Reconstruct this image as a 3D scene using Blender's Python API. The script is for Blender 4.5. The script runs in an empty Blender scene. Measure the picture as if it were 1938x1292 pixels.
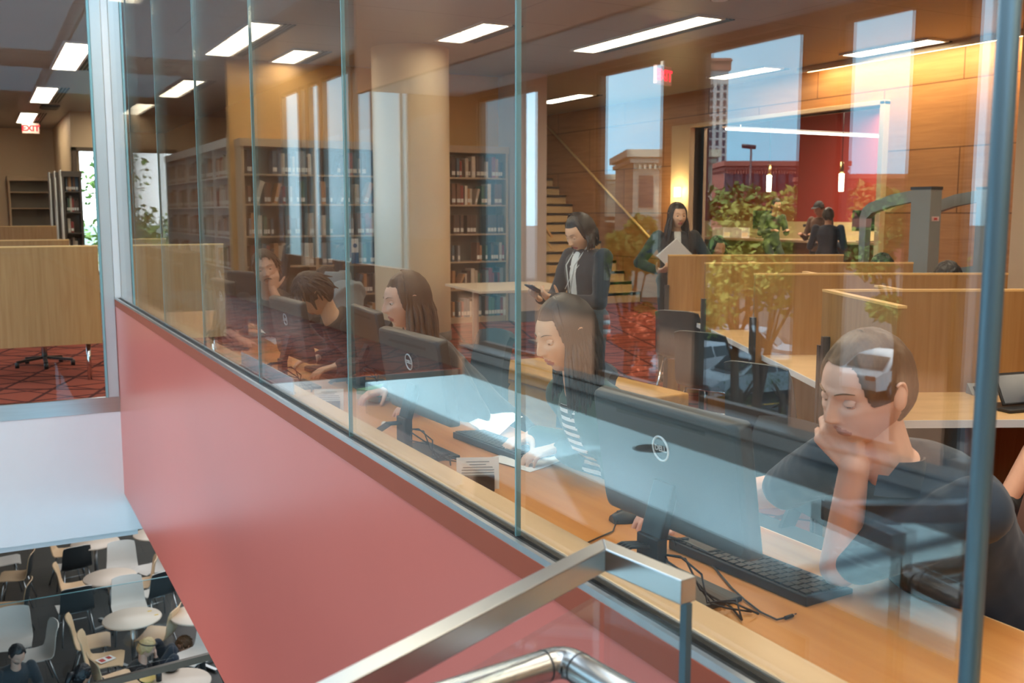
import bpy, bmesh, math, random
from math import sin, cos, pi, radians, sqrt, atan2, exp
from mathutils import Vector, Matrix, Quaternion
random.seed(7)
V = Vector
SC = bpy.context.scene
COL = SC.collection

# ---------------------------------------------------------------- materials
MATS = {}
def _nt(name):
    m = bpy.data.materials.new(name); m.use_nodes = True
    nt = m.node_tree; nt.nodes.clear()
    out = nt.nodes.new('ShaderNodeOutputMaterial')
    return m, nt, out
def srgb(r, g, b):
    f = lambda c: (c/255/12.92) if c/255 <= .04045 else ((c/255+.055)/1.055)**2.4
    return (f(r), f(g), f(b))
def mat(name, col, rough=.5, metal=0., noise=.12, scale=8., stretch=(1, 1, 1), spec=.5, bump=0., emit=None, es=0., sheen=0., detail=4):
    """principled surface whose colour varies a little by procedural noise"""
    if name in MATS: return MATS[name]
    m, nt, out = _nt(name)
    N = nt.nodes.new; L = nt.links.new
    p = N('ShaderNodeBsdfPrincipled')
    p.inputs['Roughness'].default_value = rough
    p.inputs['Metallic'].default_value = metal
    p.inputs['Specular IOR Level'].default_value = spec
    if sheen: p.inputs['Sheen Weight'].default_value = sheen
    tc = N('ShaderNodeTexCoord'); mp = N('ShaderNodeMapping'); mp.inputs['Scale'].default_value = stretch
    nz = N('ShaderNodeTexNoise'); nz.inputs['Scale'].default_value = scale; nz.inputs['Detail'].default_value = detail
    L(tc.outputs['Object'], mp.inputs['Vector']); L(mp.outputs['Vector'], nz.inputs['Vector'])
    mx = N('ShaderNodeMix'); mx.data_type = 'RGBA'
    c = V(col)
    mx.inputs['A'].default_value = (*(c*(1-noise)), 1)
    mx.inputs['B'].default_value = (*[min(1, x) for x in c*(1+noise)], 1)
    L(nz.outputs['Fac'], mx.inputs['Factor']); L(mx.outputs['Result'], p.inputs['Base Color'])
    if bump:
        b = N('ShaderNodeBump'); b.inputs['Strength'].default_value = bump; b.inputs['Distance'].default_value = .01
        L(nz.outputs['Fac'], b.inputs['Height']); L(b.outputs['Normal'], p.inputs['Normal'])
    if emit:
        p.inputs['Emission Color'].default_value = (*emit, 1); p.inputs['Emission Strength'].default_value = es
    L(p.outputs['BSDF'], out.inputs['Surface'])
    MATS[name] = m; return m
def emis(name, col, s):
    if name in MATS: return MATS[name]
    m, nt, out = _nt(name)
    e = nt.nodes.new('ShaderNodeEmission'); e.inputs['Color'].default_value = (*col, 1); e.inputs['Strength'].default_value = s
    nt.links.new(e.outputs[0], out.inputs['Surface']); MATS[name] = m; return m
def wood(name, c1, c2, rough=.4, stretch=(1, 12, 12), scale=2.2, seam=None):
    if name in MATS: return MATS[name]
    m, nt, out = _nt(name); N = nt.nodes.new; L = nt.links.new
    p = N('ShaderNodeBsdfPrincipled'); p.inputs['Roughness'].default_value = rough
    tc = N('ShaderNodeTexCoord'); mp = N('ShaderNodeMapping'); mp.inputs['Scale'].default_value = stretch
    nz = N('ShaderNodeTexNoise'); nz.inputs['Scale'].default_value = scale; nz.inputs['Detail'].default_value = 6; nz.inputs['Distortion'].default_value = .6
    L(tc.outputs['Object'], mp.inputs['Vector']); L(mp.outputs['Vector'], nz.inputs['Vector'])
    cr = N('ShaderNodeValToRGB'); cr.color_ramp.elements[0].position = .3; cr.color_ramp.elements[1].position = .7
    cr.color_ramp.elements[0].color = (*c1, 1); cr.color_ramp.elements[1].color = (*c2, 1)
    L(nz.outputs['Fac'], cr.inputs['Fac'])
    src = cr.outputs['Color']
    if seam:   # horizontal / vertical panel joints: (brick width, row height, axis)
        bw, rh, ax = seam
        sp = N('ShaderNodeSeparateXYZ'); L(tc.outputs['Object'], sp.inputs[0])
        cb = N('ShaderNodeCombineXYZ'); L(sp.outputs[ax], cb.inputs[0]); L(sp.outputs[2], cb.inputs[1])
        bk = N('ShaderNodeTexBrick'); bk.offset = .5
        bk.inputs['Scale'].default_value = 1; bk.inputs['Brick Width'].default_value = bw; bk.inputs['Row Height'].default_value = rh
        bk.inputs['Mortar Size'].default_value = .008; bk.inputs['Mortar Smooth'].default_value = 0
        bk.inputs['Color1'].default_value = (1, 1, 1, 1); bk.inputs['Color2'].default_value = (.9, .9, .9, 1); bk.inputs['Mortar'].default_value = (.35, .3, .25, 1)
        L(cb.outputs[0], bk.inputs['Vector'])
        mu = N('ShaderNodeMix'); mu.data_type = 'RGBA'; mu.blend_type = 'MULTIPLY'; mu.inputs['Factor'].default_value = 1
        L(src, mu.inputs['A']); L(bk.outputs['Color'], mu.inputs['B']); src = mu.outputs['Result']
    L(src, p.inputs['Base Color']); L(p.outputs['BSDF'], out.inputs['Surface'])
    MATS[name] = m; return m
def glass_mat(name, tint=(.95, .975, .965), boost=1., f0=.04):
    """thin clear pane: straight-through transmission plus a Schlick mirror term on each face"""
    if name in MATS: return MATS[name]
    m, nt, out = _nt(name); N = nt.nodes.new; L = nt.links.new
    tr = N('ShaderNodeBsdfTransparent'); tr.inputs['Color'].default_value = (*tint, 1)
    gl = N('ShaderNodeBsdfGlossy'); gl.inputs['Roughness'].default_value = 0.0; gl.inputs['Color'].default_value = (1, 1, 1, 1)
    lw = N('ShaderNodeLayerWeight'); lw.inputs['Blend'].default_value = .5
    pw = N('ShaderNodeMath'); pw.operation = 'POWER'; pw.inputs[1].default_value = 5
    ma = N('ShaderNodeMath'); ma.operation = 'MULTIPLY_ADD'; ma.inputs[1].default_value = (1-f0)*boost; ma.inputs[2].default_value = f0*boost; ma.use_clamp = True
    L(lw.outputs['Facing'], pw.inputs[0]); L(pw.outputs[0], ma.inputs[0])
    mx = N('ShaderNodeMixShader'); L(ma.outputs[0], mx.inputs['Fac']); L(tr.outputs[0], mx.inputs[1]); L(gl.outputs[0], mx.inputs[2])
    L(mx.outputs[0], out.inputs['Surface']); MATS[name] = m; return m

# ---------------------------------------------------------------- mesh builder
class MB:
    def __init__(s): s.v = []; s.f = []; s.m = []; s.sm = []
    def add(s, vs, fs, mi=0, smooth=False):
        o = len(s.v); s.v += [V(v) for v in vs]; s.f += [tuple(i+o for i in f) for f in fs]; s.m += [mi]*len(fs); s.sm += [smooth]*len(fs); return s
    def box(s, x0, y0, z0, x1, y1, z1, mi=0):
        x0, x1 = sorted((x0, x1)); y0, y1 = sorted((y0, y1)); z0, z1 = sorted((z0, z1))
        return s.add([(x0, y0, z0), (x1, y0, z0), (x1, y1, z0), (x0, y1, z0), (x0, y0, z1), (x1, y0, z1), (x1, y1, z1), (x0, y1, z1)],
                     [(3, 2, 1, 0), (4, 5, 6, 7), (0, 1, 5, 4), (1, 2, 6, 5), (2, 3, 7, 6), (3, 0, 4, 7)], mi)
    def obox(s, c, size, R=None, mi=0):
        c = V(c); h = V(size)/2; R = R or Matrix.Identity(3)
        vs = [c+R@V((sx*h.x, sy*h.y, sz*h.z)) for sz in (-1, 1) for sx, sy in ((-1, -1), (1, -1), (1, 1), (-1, 1))]
        return s.add(vs, [(3, 2, 1, 0), (4, 5, 6, 7), (0, 1, 5, 4), (1, 2, 6, 5), (2, 3, 7, 6), (3, 0, 4, 7)], mi)
    def bar(s, p0, p1, w, h, mi=0, upv=(0, 0, 1)):
        p0, p1 = V(p0), V(p1); y = (p1-p0); ln = y.length; y.normalize(); x = y.cross(V(upv)).normalized(); z = x.cross(y)
        R = Matrix((x, y, z)).transposed(); return s.obox((p0+p1)/2, (w, ln, h), R, mi)
    def tube(s, pts, r, n=10, mi=0, flat=1., cap=True):
        pts = [V(p) for p in pts]; k = len(pts); rs = r if isinstance(r, (list, tuple)) else [r]*k
        o = len(s.v); vs = []; ref = None
        for i, p in enumerate(pts):
            t = (pts[min(i+1, k-1)]-pts[max(i-1, 0)])
            if t.length < 1e-9: t = V((0, 0, 1))
            t.normalize()
            if ref is None: ref = V((0, 0, 1)) if abs(t.z) < .9 else V((1, 0, 0))
            a = t.cross(ref)
            if a.length < 1e-6: a = t.orthogonal()
            a.normalize(); b = a.cross(t).normalized(); ref = b
            for j in range(n):
                an = 2*pi*j/n; vs.append(p+a*(cos(an)*rs[i])+b*(sin(an)*rs[i]*flat))
        fs = [(i*n+j, i*n+(j+1) % n, (i+1)*n+(j+1) % n, (i+1)*n+j) for i in range(k-1) for j in range(n)]
        s.add(vs, fs, mi, True)
        if cap: s.f += [tuple(o+j for j in range(n))[::-1], tuple(o+(k-1)*n+j for j in range(n))]; s.m += [mi]*2; s.sm += [False]*2
        return s
    def cyl(s, p0, p1, r0, r1=None, n=16, mi=0): return s.tube([p0, p1], [r0, r0 if r1 is None else r1], n, mi)
    def lathe(s, prof, c=(0, 0, 0), n=24, mi=0):
        c = V(c); vs = [c+V((r*cos(2*pi*j/n), r*sin(2*pi*j/n), z)) for r, z in prof for j in range(n)]
        fs = [(i*n+j, i*n+(j+1) % n, (i+1)*n+(j+1) % n, (i+1)*n+j) for i in range(len(prof)-1) for j in range(n)]
        return s.add(vs, fs, mi, True)
    def ell(s, c, rad, R=None, nu=16, nv=10, mi=0):
        c = V(c); R = R or Matrix.Identity(3); vs = []
        for i in range(nv+1):
            t = pi*i/nv
            for j in range(nu): a = 2*pi*j/nu; vs.append(c+R@V((rad[0]*sin(t)*cos(a), rad[1]*sin(t)*sin(a), rad[2]*cos(t))))
        fs = [(i*nu+j, (i+1)*nu+j, (i+1)*nu+(j+1) % nu, i*nu+(j+1) % nu) for i in range(nv) for j in range(nu)]
        return s.add(vs, fs, mi, True)
    def loft(s, rings, mi=0, cap=True):
        """rings: equal-length closed vertex loops"""
        n = len(rings[0]); o = len(s.v)
        s.add([p for r in rings for p in r], [(i*n+j, i*n+(j+1) % n, (i+1)*n+(j+1) % n, (i+1)*n+j) for i in range(len(rings)-1) for j in range(n)], mi, True)
        if cap: s.f += [tuple(o+j for j in range(n))[::-1], tuple(o+(len(rings)-1)*n+j for j in range(n))]; s.m += [mi]*2; s.sm += [False]*2
        return s
    def prism(s, poly, fn, d0, d1, mi=0, smooth=False):
        n = len(poly); vs = [fn(u, v, d0) for u, v in poly]+[fn(u, v, d1) for u, v in poly]
        s.add(vs, [(i, (i+1) % n, (i+1) % n+n, i+n) for i in range(n)], mi, smooth)
        return s.add(vs, [tuple(range(n))[::-1], tuple(range(n, 2*n))], mi)
    def sheet(s, grid, th, mi=0, mi2=None):
        """a curved sheet given as rows of points, with real thickness"""
        R = len(grid); C = len(grid[0]); g = [[V(p) for p in r] for r in grid]; nn = []
        for i in range(R):
            row = []
            for j in range(C):
                a = g[min(i+1, R-1)][j]-g[max(i-1, 0)][j]; b = g[i][min(j+1, C-1)]-g[i][max(j-1, 0)]
                row.append(a.cross(b).normalized())
            nn.append(row)
        top = [g[i][j] for i in range(R) for j in range(C)]; bot = [g[i][j]-nn[i][j]*th for i in range(R) for j in range(C)]
        q = [(i*C+j, (i+1)*C+j, (i+1)*C+j+1, i*C+j+1) for i in range(R-1) for j in range(C-1)]
        s.add(top, q, mi, True); s.add(bot, [f[::-1] for f in q], mi if mi2 is None else mi2, True)
        ed = [(0, j) for j in range(C)]+[(i, C-1) for i in range(1, R)]+[(R-1, j) for j in range(C-2, -1, -1)]+[(i, 0) for i in range(R-2, 0, -1)]
        n = len(ed); vs = [g[i][j] for i, j in ed]+[g[i][j]-nn[i][j]*th for i, j in ed]
        return s.add(vs, [(k, (k+1) % n, (k+1) % n+n, k+n) for k in range(n)], mi)
    def mesh(s, name, mats):
        if not isinstance(mats, (list, tuple)): mats = [mats]
        me = bpy.data.meshes.new(name); me.from_pydata([tuple(v) for v in s.v], [], s.f)
        for m in mats: me.materials.append(m)
        me.polygons.foreach_set('material_index', s.m); me.polygons.foreach_set('use_smooth', s.sm)
        me.validate(); me.update()
        bm = bmesh.new(); bm.from_mesh(me); bmesh.ops.recalc_face_normals(bm, faces=bm.faces[:]); bm.to_mesh(me); bm.free()
        return me
    def build(s, name, mats, parent=None, w=False, loc=None, bevel=0., seg=2, mod=None):
        if not isinstance(mats, (list, tuple)): mats = [mats]
        if w and parent is not None:
            inv = wm(parent).inverted(); s.v = [inv@v for v in s.v]
        if loc is not None: l = V(loc); s.v = [v-l for v in s.v]
        o = bpy.data.objects.new(name, s.mesh(name, mats)); COL.objects.link(o)
        if parent is not None: o.parent = parent
        if loc is not None: o.location = loc
        if bevel:
            b = o.modifiers.new('bevel', 'BEVEL'); b.width = bevel; b.segments = seg; b.limit_method = 'ANGLE'; b.angle_limit = radians(40)
        return o
def wm(o):
    m = o.matrix_basis
    return wm(o.parent)@m if o.parent else m.copy()
def setp(o, label=None, cat=None, group=None, kind=None):
    if label: o['label'] = label
    if cat: o['category'] = cat
    if group: o['group'] = group
    if kind: o['kind'] = kind
    return o
def thing(name, label, cat, loc=(0, 0, 0), rz=0., group=None):
    o = bpy.data.objects.new(name, None); COL.objects.link(o); o.location = loc; o.rotation_euler = (0, 0, rz); o.empty_display_size = .1
    return setp(o, label, cat, group)
def struct(o): o['kind'] = 'structure'; return o
def dup(o, parent=None, **kw):
    c = o.copy(); COL.objects.link(c)
    if parent: c.parent = parent
    for ch in list(o.children): dup(ch, c)
    return c
def put(o, loc, rz=0., label=None, group=None):
    o.location = loc; o.rotation_euler = (0, 0, rz)
    if label: o['label'] = label
    if group: o['group'] = group
    return o
def text_mesh(name, txt, size, mt, parent, M, extrude=.0006, bold=.0, align='CENTER'):
    cu = bpy.data.curves.new(name, 'FONT'); cu.body = txt; cu.size = size; cu.extrude = extrude; cu.align_x = align; cu.align_y = 'CENTER'; cu.offset = bold; cu.resolution_u = 2
    t = bpy.data.objects.new(name, cu); COL.objects.link(t)
    bpy.context.view_layer.update()
    me = bpy.data.meshes.new_from_object(t.evaluated_get(bpy.context.evaluated_depsgraph_get()))
    bpy.data.objects.remove(t); me.materials.clear(); me.materials.append(mt)
    o = bpy.data.objects.new(name, me); COL.objects.link(o); o.parent = parent; o.matrix_basis = M; return o
def frame(origin, xa, ya):
    x = V(xa).normalized(); z = x.cross(V(ya)).normalized(); y = z.cross(x)
    m = Matrix((x, y, z)).transposed().to_4x4(); m.translation = V(origin); return m

# ---------------------------------------------------------------- camera geometry (f in pixels of the 1938 px wide frame)
FPX = 1900.; CAMZ = 1.6; PIT = math.atan((646-403)/FPX); YAW = radians(27.9)
_fw = V((sin(YAW)*cos(PIT), cos(YAW)*cos(PIT), -sin(PIT))); _rt = V((cos(YAW), -sin(YAW), 0)); _up = V((sin(YAW)*sin(PIT), cos(YAW)*sin(PIT), cos(PIT)))
def ray(x, y): return _fw+_rt*((x-969)/FPX)-_up*((y-646)/FPX)
def onZ(x, y, z): d = ray(x, y); return V((0, 0, CAMZ))+d*((z-CAMZ)/d.z)
def onY(x, y, Y): d = ray(x, y); return V((0, 0, CAMZ))+d*(Y/d.y)
def onX(x, y, X): d = ray(x, y); return V((0, 0, CAMZ))+d*(X/d.x)
cd = bpy.data.cameras.new('camera'); cam = bpy.data.objects.new('camera', cd); COL.objects.link(cam)
cam.location = (0, 0, CAMZ); cam.rotation_euler = (pi/2-PIT, 0, -YAW)
cd.sensor_width = 36; cd.lens = 36*FPX/1938; cd.clip_start = .05; cd.clip_end = 600
cd.dof.use_dof = True; cd.dof.focus_distance = 3.2; cd.dof.aperture_fstop = 6.3
SC.camera = cam
SC.view_settings.view_transform = 'Standard'; SC.view_settings.look = 'None'; SC.view_settings.gamma = 1; SC.view_settings.exposure = 0
SC.view_settings.use_curve_mapping = False
# ---------------------------------------------------------------- palette
M_red = mat('red_paint', srgb(226, 120, 106), .28, noise=.03, scale=2)
M_redcap = mat('red_wood_cap', srgb(166, 84, 62), .6, noise=.06, spec=.2)
M_white = mat('white_paint', (.78, .79, .8), .5, noise=.02)
M_ceil = mat('ceiling_tile', (.38, .355, .335), .9, noise=.05, scale=40)
M_beige = mat('beige_paint', srgb(214, 190, 158), .6, noise=.03)
M_beiged = mat('tan_paint', srgb(190, 160, 120), .6, noise=.03)
M_alu = mat('brushed_aluminium', (.62, .64, .65), .32, 1., noise=.08, scale=30, stretch=(1, 1, .1))
M_steel = mat('brushed_steel', (.55, .56, .56), .28, 1., noise=.12, scale=60, stretch=(.05, 1, 1))
M_dark = mat('dark_anodised_metal', (.03, .04, .045), .35, .6, noise=.1)
M_blue = mat('blue_grey_metal', (.10, .17, .21), .4, .5, noise=.08)
M_gasket = mat('black_gasket', (.012, .013, .014), .5)
M_oak = wood('light_oak', srgb(222, 184, 140), srgb(238, 204, 162), .35, (6, .6, 6))
M_desk = wood('desk_oak', srgb(198, 130, 66), srgb(216, 152, 86), .33, (9, .7, 9))
M_carrel = wood('carrel_maple', srgb(158, 112, 64), srgb(174, 130, 80), .4, (14, 14, .8))
M_edge = mat('maple_edge_band', srgb(232, 186, 120), .4, noise=.06)
M_worktop = wood('worktop_maple', srgb(214, 176, 124), srgb(228, 192, 142), .4, (2, 6, 6))
M_woodwall = wood('oak_wall_panel', srgb(178, 122, 72), srgb(198, 142, 90), .42, (8, .7, 10), 2., seam=(2.4, .8, 1))
M_pane = glass_mat('clear_glass', (.965, .985, .98), 1.55)
M_pane2 = glass_mat('guard_glass', (.95, .975, .975), .7)
M_pane3 = glass_mat('end_glass', (.97, .985, .985), .2)
M_lite = glass_mat('window_glass', (.97, .985, .985), .5)
M_gedge = mat('green_glass_edge', (.22, .42, .44), .2, noise=.1)
M_black = mat('black_plastic', (.018, .019, .021), .38, noise=.1)
M_dgrey = mat('dark_grey_plastic', (.034, .037, .041), .42, noise=.08)
M_chrome = mat('chrome_tube', (.72, .73, .74), .14, 1., noise=.03)
M_paper = mat('white_paper', (.86, .85, .82), .7, noise=.02)
M_lamp = emis('lamp_diffuser', (1., .83, .60), 15.5)
M_lampw = emis('lamp_diffuser_white', (1., .9, .75), 8.)

def carpet(name):
    m, nt, out = _nt(name); N = nt.nodes.new; L = nt.links.new
    p = N('ShaderNodeBsdfPrincipled'); p.inputs['Roughness'].default_value = .95; p.inputs['Specular IOR Level'].default_value = .1
    tc = N('ShaderNodeTexCoord'); acc = None
    for ang, sc in ((20, 2.1), (78, 1.7), (-35, 2.6), (-62, 1.3)):
        mp = N('ShaderNodeMapping'); mp.inputs['Rotation'].default_value = (0, 0, radians(ang))
        wv = N('ShaderNodeTexWave'); wv.inputs['Scale'].default_value = sc/3; wv.inputs['Distortion'].default_value = .4
        L(tc.outputs['Object'], mp.inputs['Vector']); L(mp.outputs['Vector'], wv.inputs['Vector'])
        lt = N('ShaderNodeMath'); lt.operation = 'GREATER_THAN'; lt.inputs[1].default_value = .985; L(wv.outputs['Fac'], lt.inputs[0])
        if acc is None: acc = lt.outputs[0]
        else:
            mx = N('ShaderNodeMath'); mx.operation = 'MAXIMUM'; L(acc, mx.inputs[0]); L(lt.outputs[0], mx.inputs[1]); acc = mx.outputs[0]
    nz = N('ShaderNodeTexNoise'); nz.inputs['Scale'].default_value = 90; L(tc.outputs['Object'], nz.inputs['Vector'])
    mA = N('ShaderNodeMix'); mA.data_type = 'RGBA'; mA.inputs['A'].default_value = (*srgb(130, 63, 49), 1); mA.inputs['B'].default_value = (*srgb(160, 84, 66), 1)
    L(nz.outputs['Fac'], mA.inputs['Factor'])
    mB = N('ShaderNodeMix'); mB.data_type = 'RGBA'; mB.inputs['B'].default_value = (*srgb(76, 36, 32), 1)
    L(acc, mB.inputs['Factor']); L(mA.outputs['Result'], mB.inputs['A']); L(mB.outputs['Result'], p.inputs['Base Color']); L(p.outputs['BSDF'], out.inputs['Surface'])
    return m
M_carpet = carpet('red_patterned_carpet')
def tilemat(name, c1, c2, mort, bw, rh):
    m, nt, out = _nt(name); N = nt.nodes.new; L = nt.links.new
    p = N('ShaderNodeBsdfPrincipled'); p.inputs['Roughness'].default_value = .45
    tc = N('ShaderNodeTexCoord'); bk = N('ShaderNodeTexBrick'); bk.inputs['Scale'].default_value = 1; bk.inputs['Brick Width'].default_value = bw; bk.inputs['Row Height'].default_value = rh
    bk.inputs['Mortar Size'].default_value = .006; bk.inputs['Color1'].default_value = (*c1, 1); bk.inputs['Color2'].default_value = (*c2, 1); bk.inputs['Mortar'].default_value = (*mort, 1)
    L(tc.outputs['Object'], bk.inputs['Vector']); L(bk.outputs['Color'], p.inputs['Base Color']); L(p.outputs['BSDF'], out.inputs['Surface'])
    return m
M_tile = tilemat('dark_slate_tile', (.042, .038, .034), (.056, .05, .046), (.02, .02, .02), .9, .45)
M_ceilgrid = tilemat('ceiling_board', (.38, .35, .325), (.37, .34, .315), (.20, .185, .175), 4.9, 1.2)

CH = 3.6          # library ceiling
GX = 1.03         # glass wall plane
CY = 9.3          # end of the atrium
CF = -4.3         # cafe floor

def sbox(name, x0, y0, z0, x1, y1, z1, m): return struct(MB().box(x0, y0, z0, x1, y1, z1).build(name, m))
# floors and slabs
sbox('floor', GX+.06, -3, -.12, 16, 27, 0, M_carpet)
sbox('floor_back', -2.3, CY+.03, -.12, GX+.06, 27, 0, M_carpet)
sbox('ceiling', GX, -3, CH, 16, 27.2, CH+.2, M_ceilgrid)
sbox('ceiling_back', -2.3, CY, CH, GX, 27.2, CH+.2, M_ceilgrid)
sbox('floor_cafe', -2.3, -3, CF-.1, 16, 30, CF, M_tile)
sbox('ceiling_cafe', GX+.1, -3, -.98, 16, 27, -.88, M_white)
sbox('ceiling_cafe_back', -2.3, CY+.12, -1.3, GX+.1, 27, -1.22, M_white)
# library outer walls
sbox('wall_back', -2.3, 27, 0, 1.75, 27.2, CH, M_beige)
sbox('wall_back_return', 1.75, 22.2, 0, 1.9, 27.2, CH, M_beige)
w = MB().box(1.75, 22, 0, 7.9, 22.2, .35).box(1.75, 22, 2.9, 7.9, 22.2, CH).box(3.75, 22, .35, 7.9, 22.2, 2.9)
struct(w.build('wall_window_end', M_beige))
f = MB().box(1.75, 21.96, .35, 1.83, 22.24, 2.9).box(2.52, 21.9, .35, 2.86, 22.24, 2.9).box(3.67, 21.96, .35, 3.75, 22.24, 2.9).box(1.75, 21.96, .35, 3.75, 22.24, .42).box(1.75, 21.96, 2.83, 3.75, 22.24, 2.9)
W1 = struct(f.build('window_1', mat('brown_frame', srgb(92, 76, 62), .5)))
MB().box(1.83, 22.09, .42, 3.67, 22.1, 2.83).build('pane', M_lite, W1)
sbox('wall_front', GX, -3.2, -1, 16, -3, CH, M_beige)
# wood wall with the wide opening to the lobby
w = MB().box(10.6, -3, 0, 10.8, 9.58, CH).box(10.6, 9.58, 3.0, 10.8, 13.55, CH).box(10.6, 13.55, 0, 10.8, 22, CH)
struct(w.build('wall_right', M_woodwall))
fr = MB().box(10.5, 9.50, 0, 10.86, 9.58, 3.05).box(10.5, 9.5, 3.0, 10.86, 13.6, 3.06).box(10.5, 13.55, 0, 10.86, 14.05, 3.06)
struct(fr.build('trim_1', M_beige, bevel=.006))
sbox('wall_lobby', 15.4, 4, 0, 15.6, 20, CH, mat('lobby_red_paint', srgb(176, 66, 56), .55, noise=.03))
sbox('wall_lobby_end', 10.8, 20, 0, 15.6, 20.2, CH, M_beige)
sbox('wall_lobby_front', 10.8, 4, 0, 15.6, 4.2, CH, M_beige)
# white end wall beside the tall bookcase, and the wall over it
sbox('wall_bookcase_end', 6.98, 13.0, 0, 7.46, 14.2, CH, mat('pale_grey_paint', srgb(206, 196, 190), .6, noise=.02))
struct(MB().box(6.97, 12.985, 0, 7.47, 13.0, .16).build('baseboard_right', mat('grey_skirting', (.16, .17, .18), .5)))
sbox('wall_bookcase_back', 3.0, 13.62, 0, 6.98, 13.75, CH, mat('ochre_paint', srgb(214, 170, 108), .6, noise=.03))
sbox('wall_stair_back', 7.46, 20.6, 0, 10.6, 20.8, CH, M_beiged)
# red parapet with cap, gasket and clear glass wall
struct(MB().box(GX-.01, -2.2, -.88, GX+.09, CY+.12, .80).build('wall_parapet', M_red))
cap = MB().box(GX-.014, -2.2, .80, GX-.004, CY+.1, .858)
struct(cap.build('trim_2', M_redcap))
struct(MB().box(GX-.012, -2.2, .858, GX+.0, CY+.1, .874).build('trim_3', M_alu))
struct(MB().box(GX, -2.2, .80, GX+.045, CY+.1, .868).build('trim_4', M_gasket))
struct(MB().box(GX+.045, -2.2, .76, GX+.135, CY+.1, .872).build('trim_5', M_oak, bevel=.004))
js = [CY-.02, 8.05, 6.82, 5.53, 4.32, 3.123, 1.958, .79]
for i in range(len(js)-1):
    y1, y0 = js[i]-.005, js[i+1]+.005
    p = MB().box(GX+.016, y0, .868, GX+.028, y1, CH-.03).build('window_%d' % (i+2), M_pane); struct(p)
    e = MB().box(GX+.0155, y0-.0072, .868, GX+.0285, y0-.0028, CH-.03)
    if i < len(js)-2: e.build('glass_edge', M_gedge, p)
struct(MB().box(GX, .79, CH-.05, GX+.05, CY, CH).build('trim_6', M_alu))
# floor edge and white fascia at the end of the atrium
sbox('trim_7', -2.2, CY-.005, -.13, GX-.01, CY+.03, .004, M_steel)
sbox('wall_fascia', -2.24, CY+.0, -1.22, GX+1.2, CY+.12, -.13, M_white)
pp = struct(MB().box(-2.2, CY+.006, .004, GX-.11, CY+.018, CH-.02).build('window_9', M_pane3))
# corner post: pale post with an aluminium mullion beside it
po = MB().box(GX-.105, CY-.02, .0, GX-.012, CY+.10, CH).build('trim_8', mat('post_paint', srgb(196, 200, 200), .4, .3, noise=.03), bevel=.006); struct(po)
struct(MB().box(GX-.012, CY-.015, .80, GX+.055, CY+.10, CH).build('trim_9', M_white, bevel=.006))
struct(MB().box(GX-.122, CY-.03, .004, GX-.105, CY+.02, CH).build('trim_10', M_gedge))
# near blue-grey post where the glass wall stops
np_ = MB()
np_.tube([(GX+.022, .778, -1.2), (GX+.022, .778, CH)], .0125, 20)
struct(np_.build('trim_11', M_blue))
# atrium: street-side window wall across the void, walkway, skylight opening, lower wall
WX = -2.24
ops = [(2.0, 2.6), (3.03, 3.45), (3.75, 4.27), (4.56, 5.52), (5.93, 6.80), (7.75, 8.92), (10.74, 12.6), (12.7, 13.9), (14.05, 14.55), (14.65, 14.95), (15.05, 16.0)]
w = MB().box(WX-.1, -3, -.3, WX, 27, .0).box(WX-.1, -3, 2.7, WX, CY, CH+.4).box(WX-.1, CY, 3.45, WX, 27, CH+.4)
prev = -3
for a, b in ops:
    if prev < CY < a: w.box(WX-.1, prev, 0, WX, CY, 2.7); prev = CY
    w.box(WX-.1, prev, 0, WX, a, 2.7 if a < CY else 3.45); prev = b
    if a > CY: w.box(WX-.1, a, 0, WX, b, .95)  # raised sill added to keep the bright mirrored ground off the glass
w.box(WX-.1, prev, 0, WX, 27, 3.45)
M_pill = mat('warm_pier_paint', srgb(150, 118, 96), .6, noise=.04)
struct(w.build('wall_street', M_pill))
sill = MB().box(WX, -3, .0, WX+.13, 9.0, .17).box(WX, -3, .19, WX+.16, 9.0, .27).box(WX-.02, -3, .285, WX+.17, 9.0, .30)
struct(sill.build('trim_12', mat('dark_sill_metal', (.10, .115, .12), .4, .4, noise=.1)))
wf = MB()
for a, b in ops:
    hd = 2.7 if a < CY else 3.45
    for y in (a, b): wf.box(WX-.085, y-.03, .3, WX-.02, y+.03, hd)
    wf.box(WX-.085, a, .3, WX-.02, b, .34); wf.box(WX-.085, a, hd-.04, WX-.02, b, hd)
struct(wf.build('window_10', mat('bronze_frame', (.09, .06, .04), .4, .5, noise=.1)))
sbox('floor_walkway', WX, -3, -.3, -1.09, 9.0, 0, mat('pale_terrazzo', (.26, .44, .53), .3, noise=.04, scale=60))
sbox('floor_landing', -1.09, -3, -.3, -.92, 3.02, 0, MATS['pale_terrazzo'])
sbox('ceiling_walkway', WX-.1, -3, 2.75, -1.2, CY, CH+.3, M_ceil)
sbox('trim_15', -1.2, -3, 2.72, -1.15, CY, CH+.3, mat('dark_bulkhead', srgb(74, 54, 42), .6))
wl = MB().box(WX-.1, -3, CF, WX, 30, CF+.15).box(WX-.1, -3, -1.75, WX, 30, -.3)
for k in range(10): wl.box(WX-.1, -3+k*1.35, CF+.15, WX, -2.85+k*1.35, -1.75)  # unseen openings between these bars, added to let daylight onto the red wall
wl.box(WX-.1, 9.3, CF+.15, WX, 30, -1.75)
struct(wl.build('wall_lower', mat('lower_wall_paint', srgb(110, 92, 80), .7)))
sbox('wall_atrium_end', -2.5, -3.2, CF, 1.2, -3, CH+.3, M_beiged)
sbox('wall_cafe_back', -2.3, 29.8, CF, 16, 30, -.5, M_beige)
sbox('wall_cafe_right', 15.8, -3, CF, 16, 30, -.5, M_beige)
for yy in (3.14, 2.80):
    sbox('trim_%d' % (13 if yy > 3 else 14), -1.15, yy-.055, CH+.02, GX, yy+.055, CH+.2, M_beiged)
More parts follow.
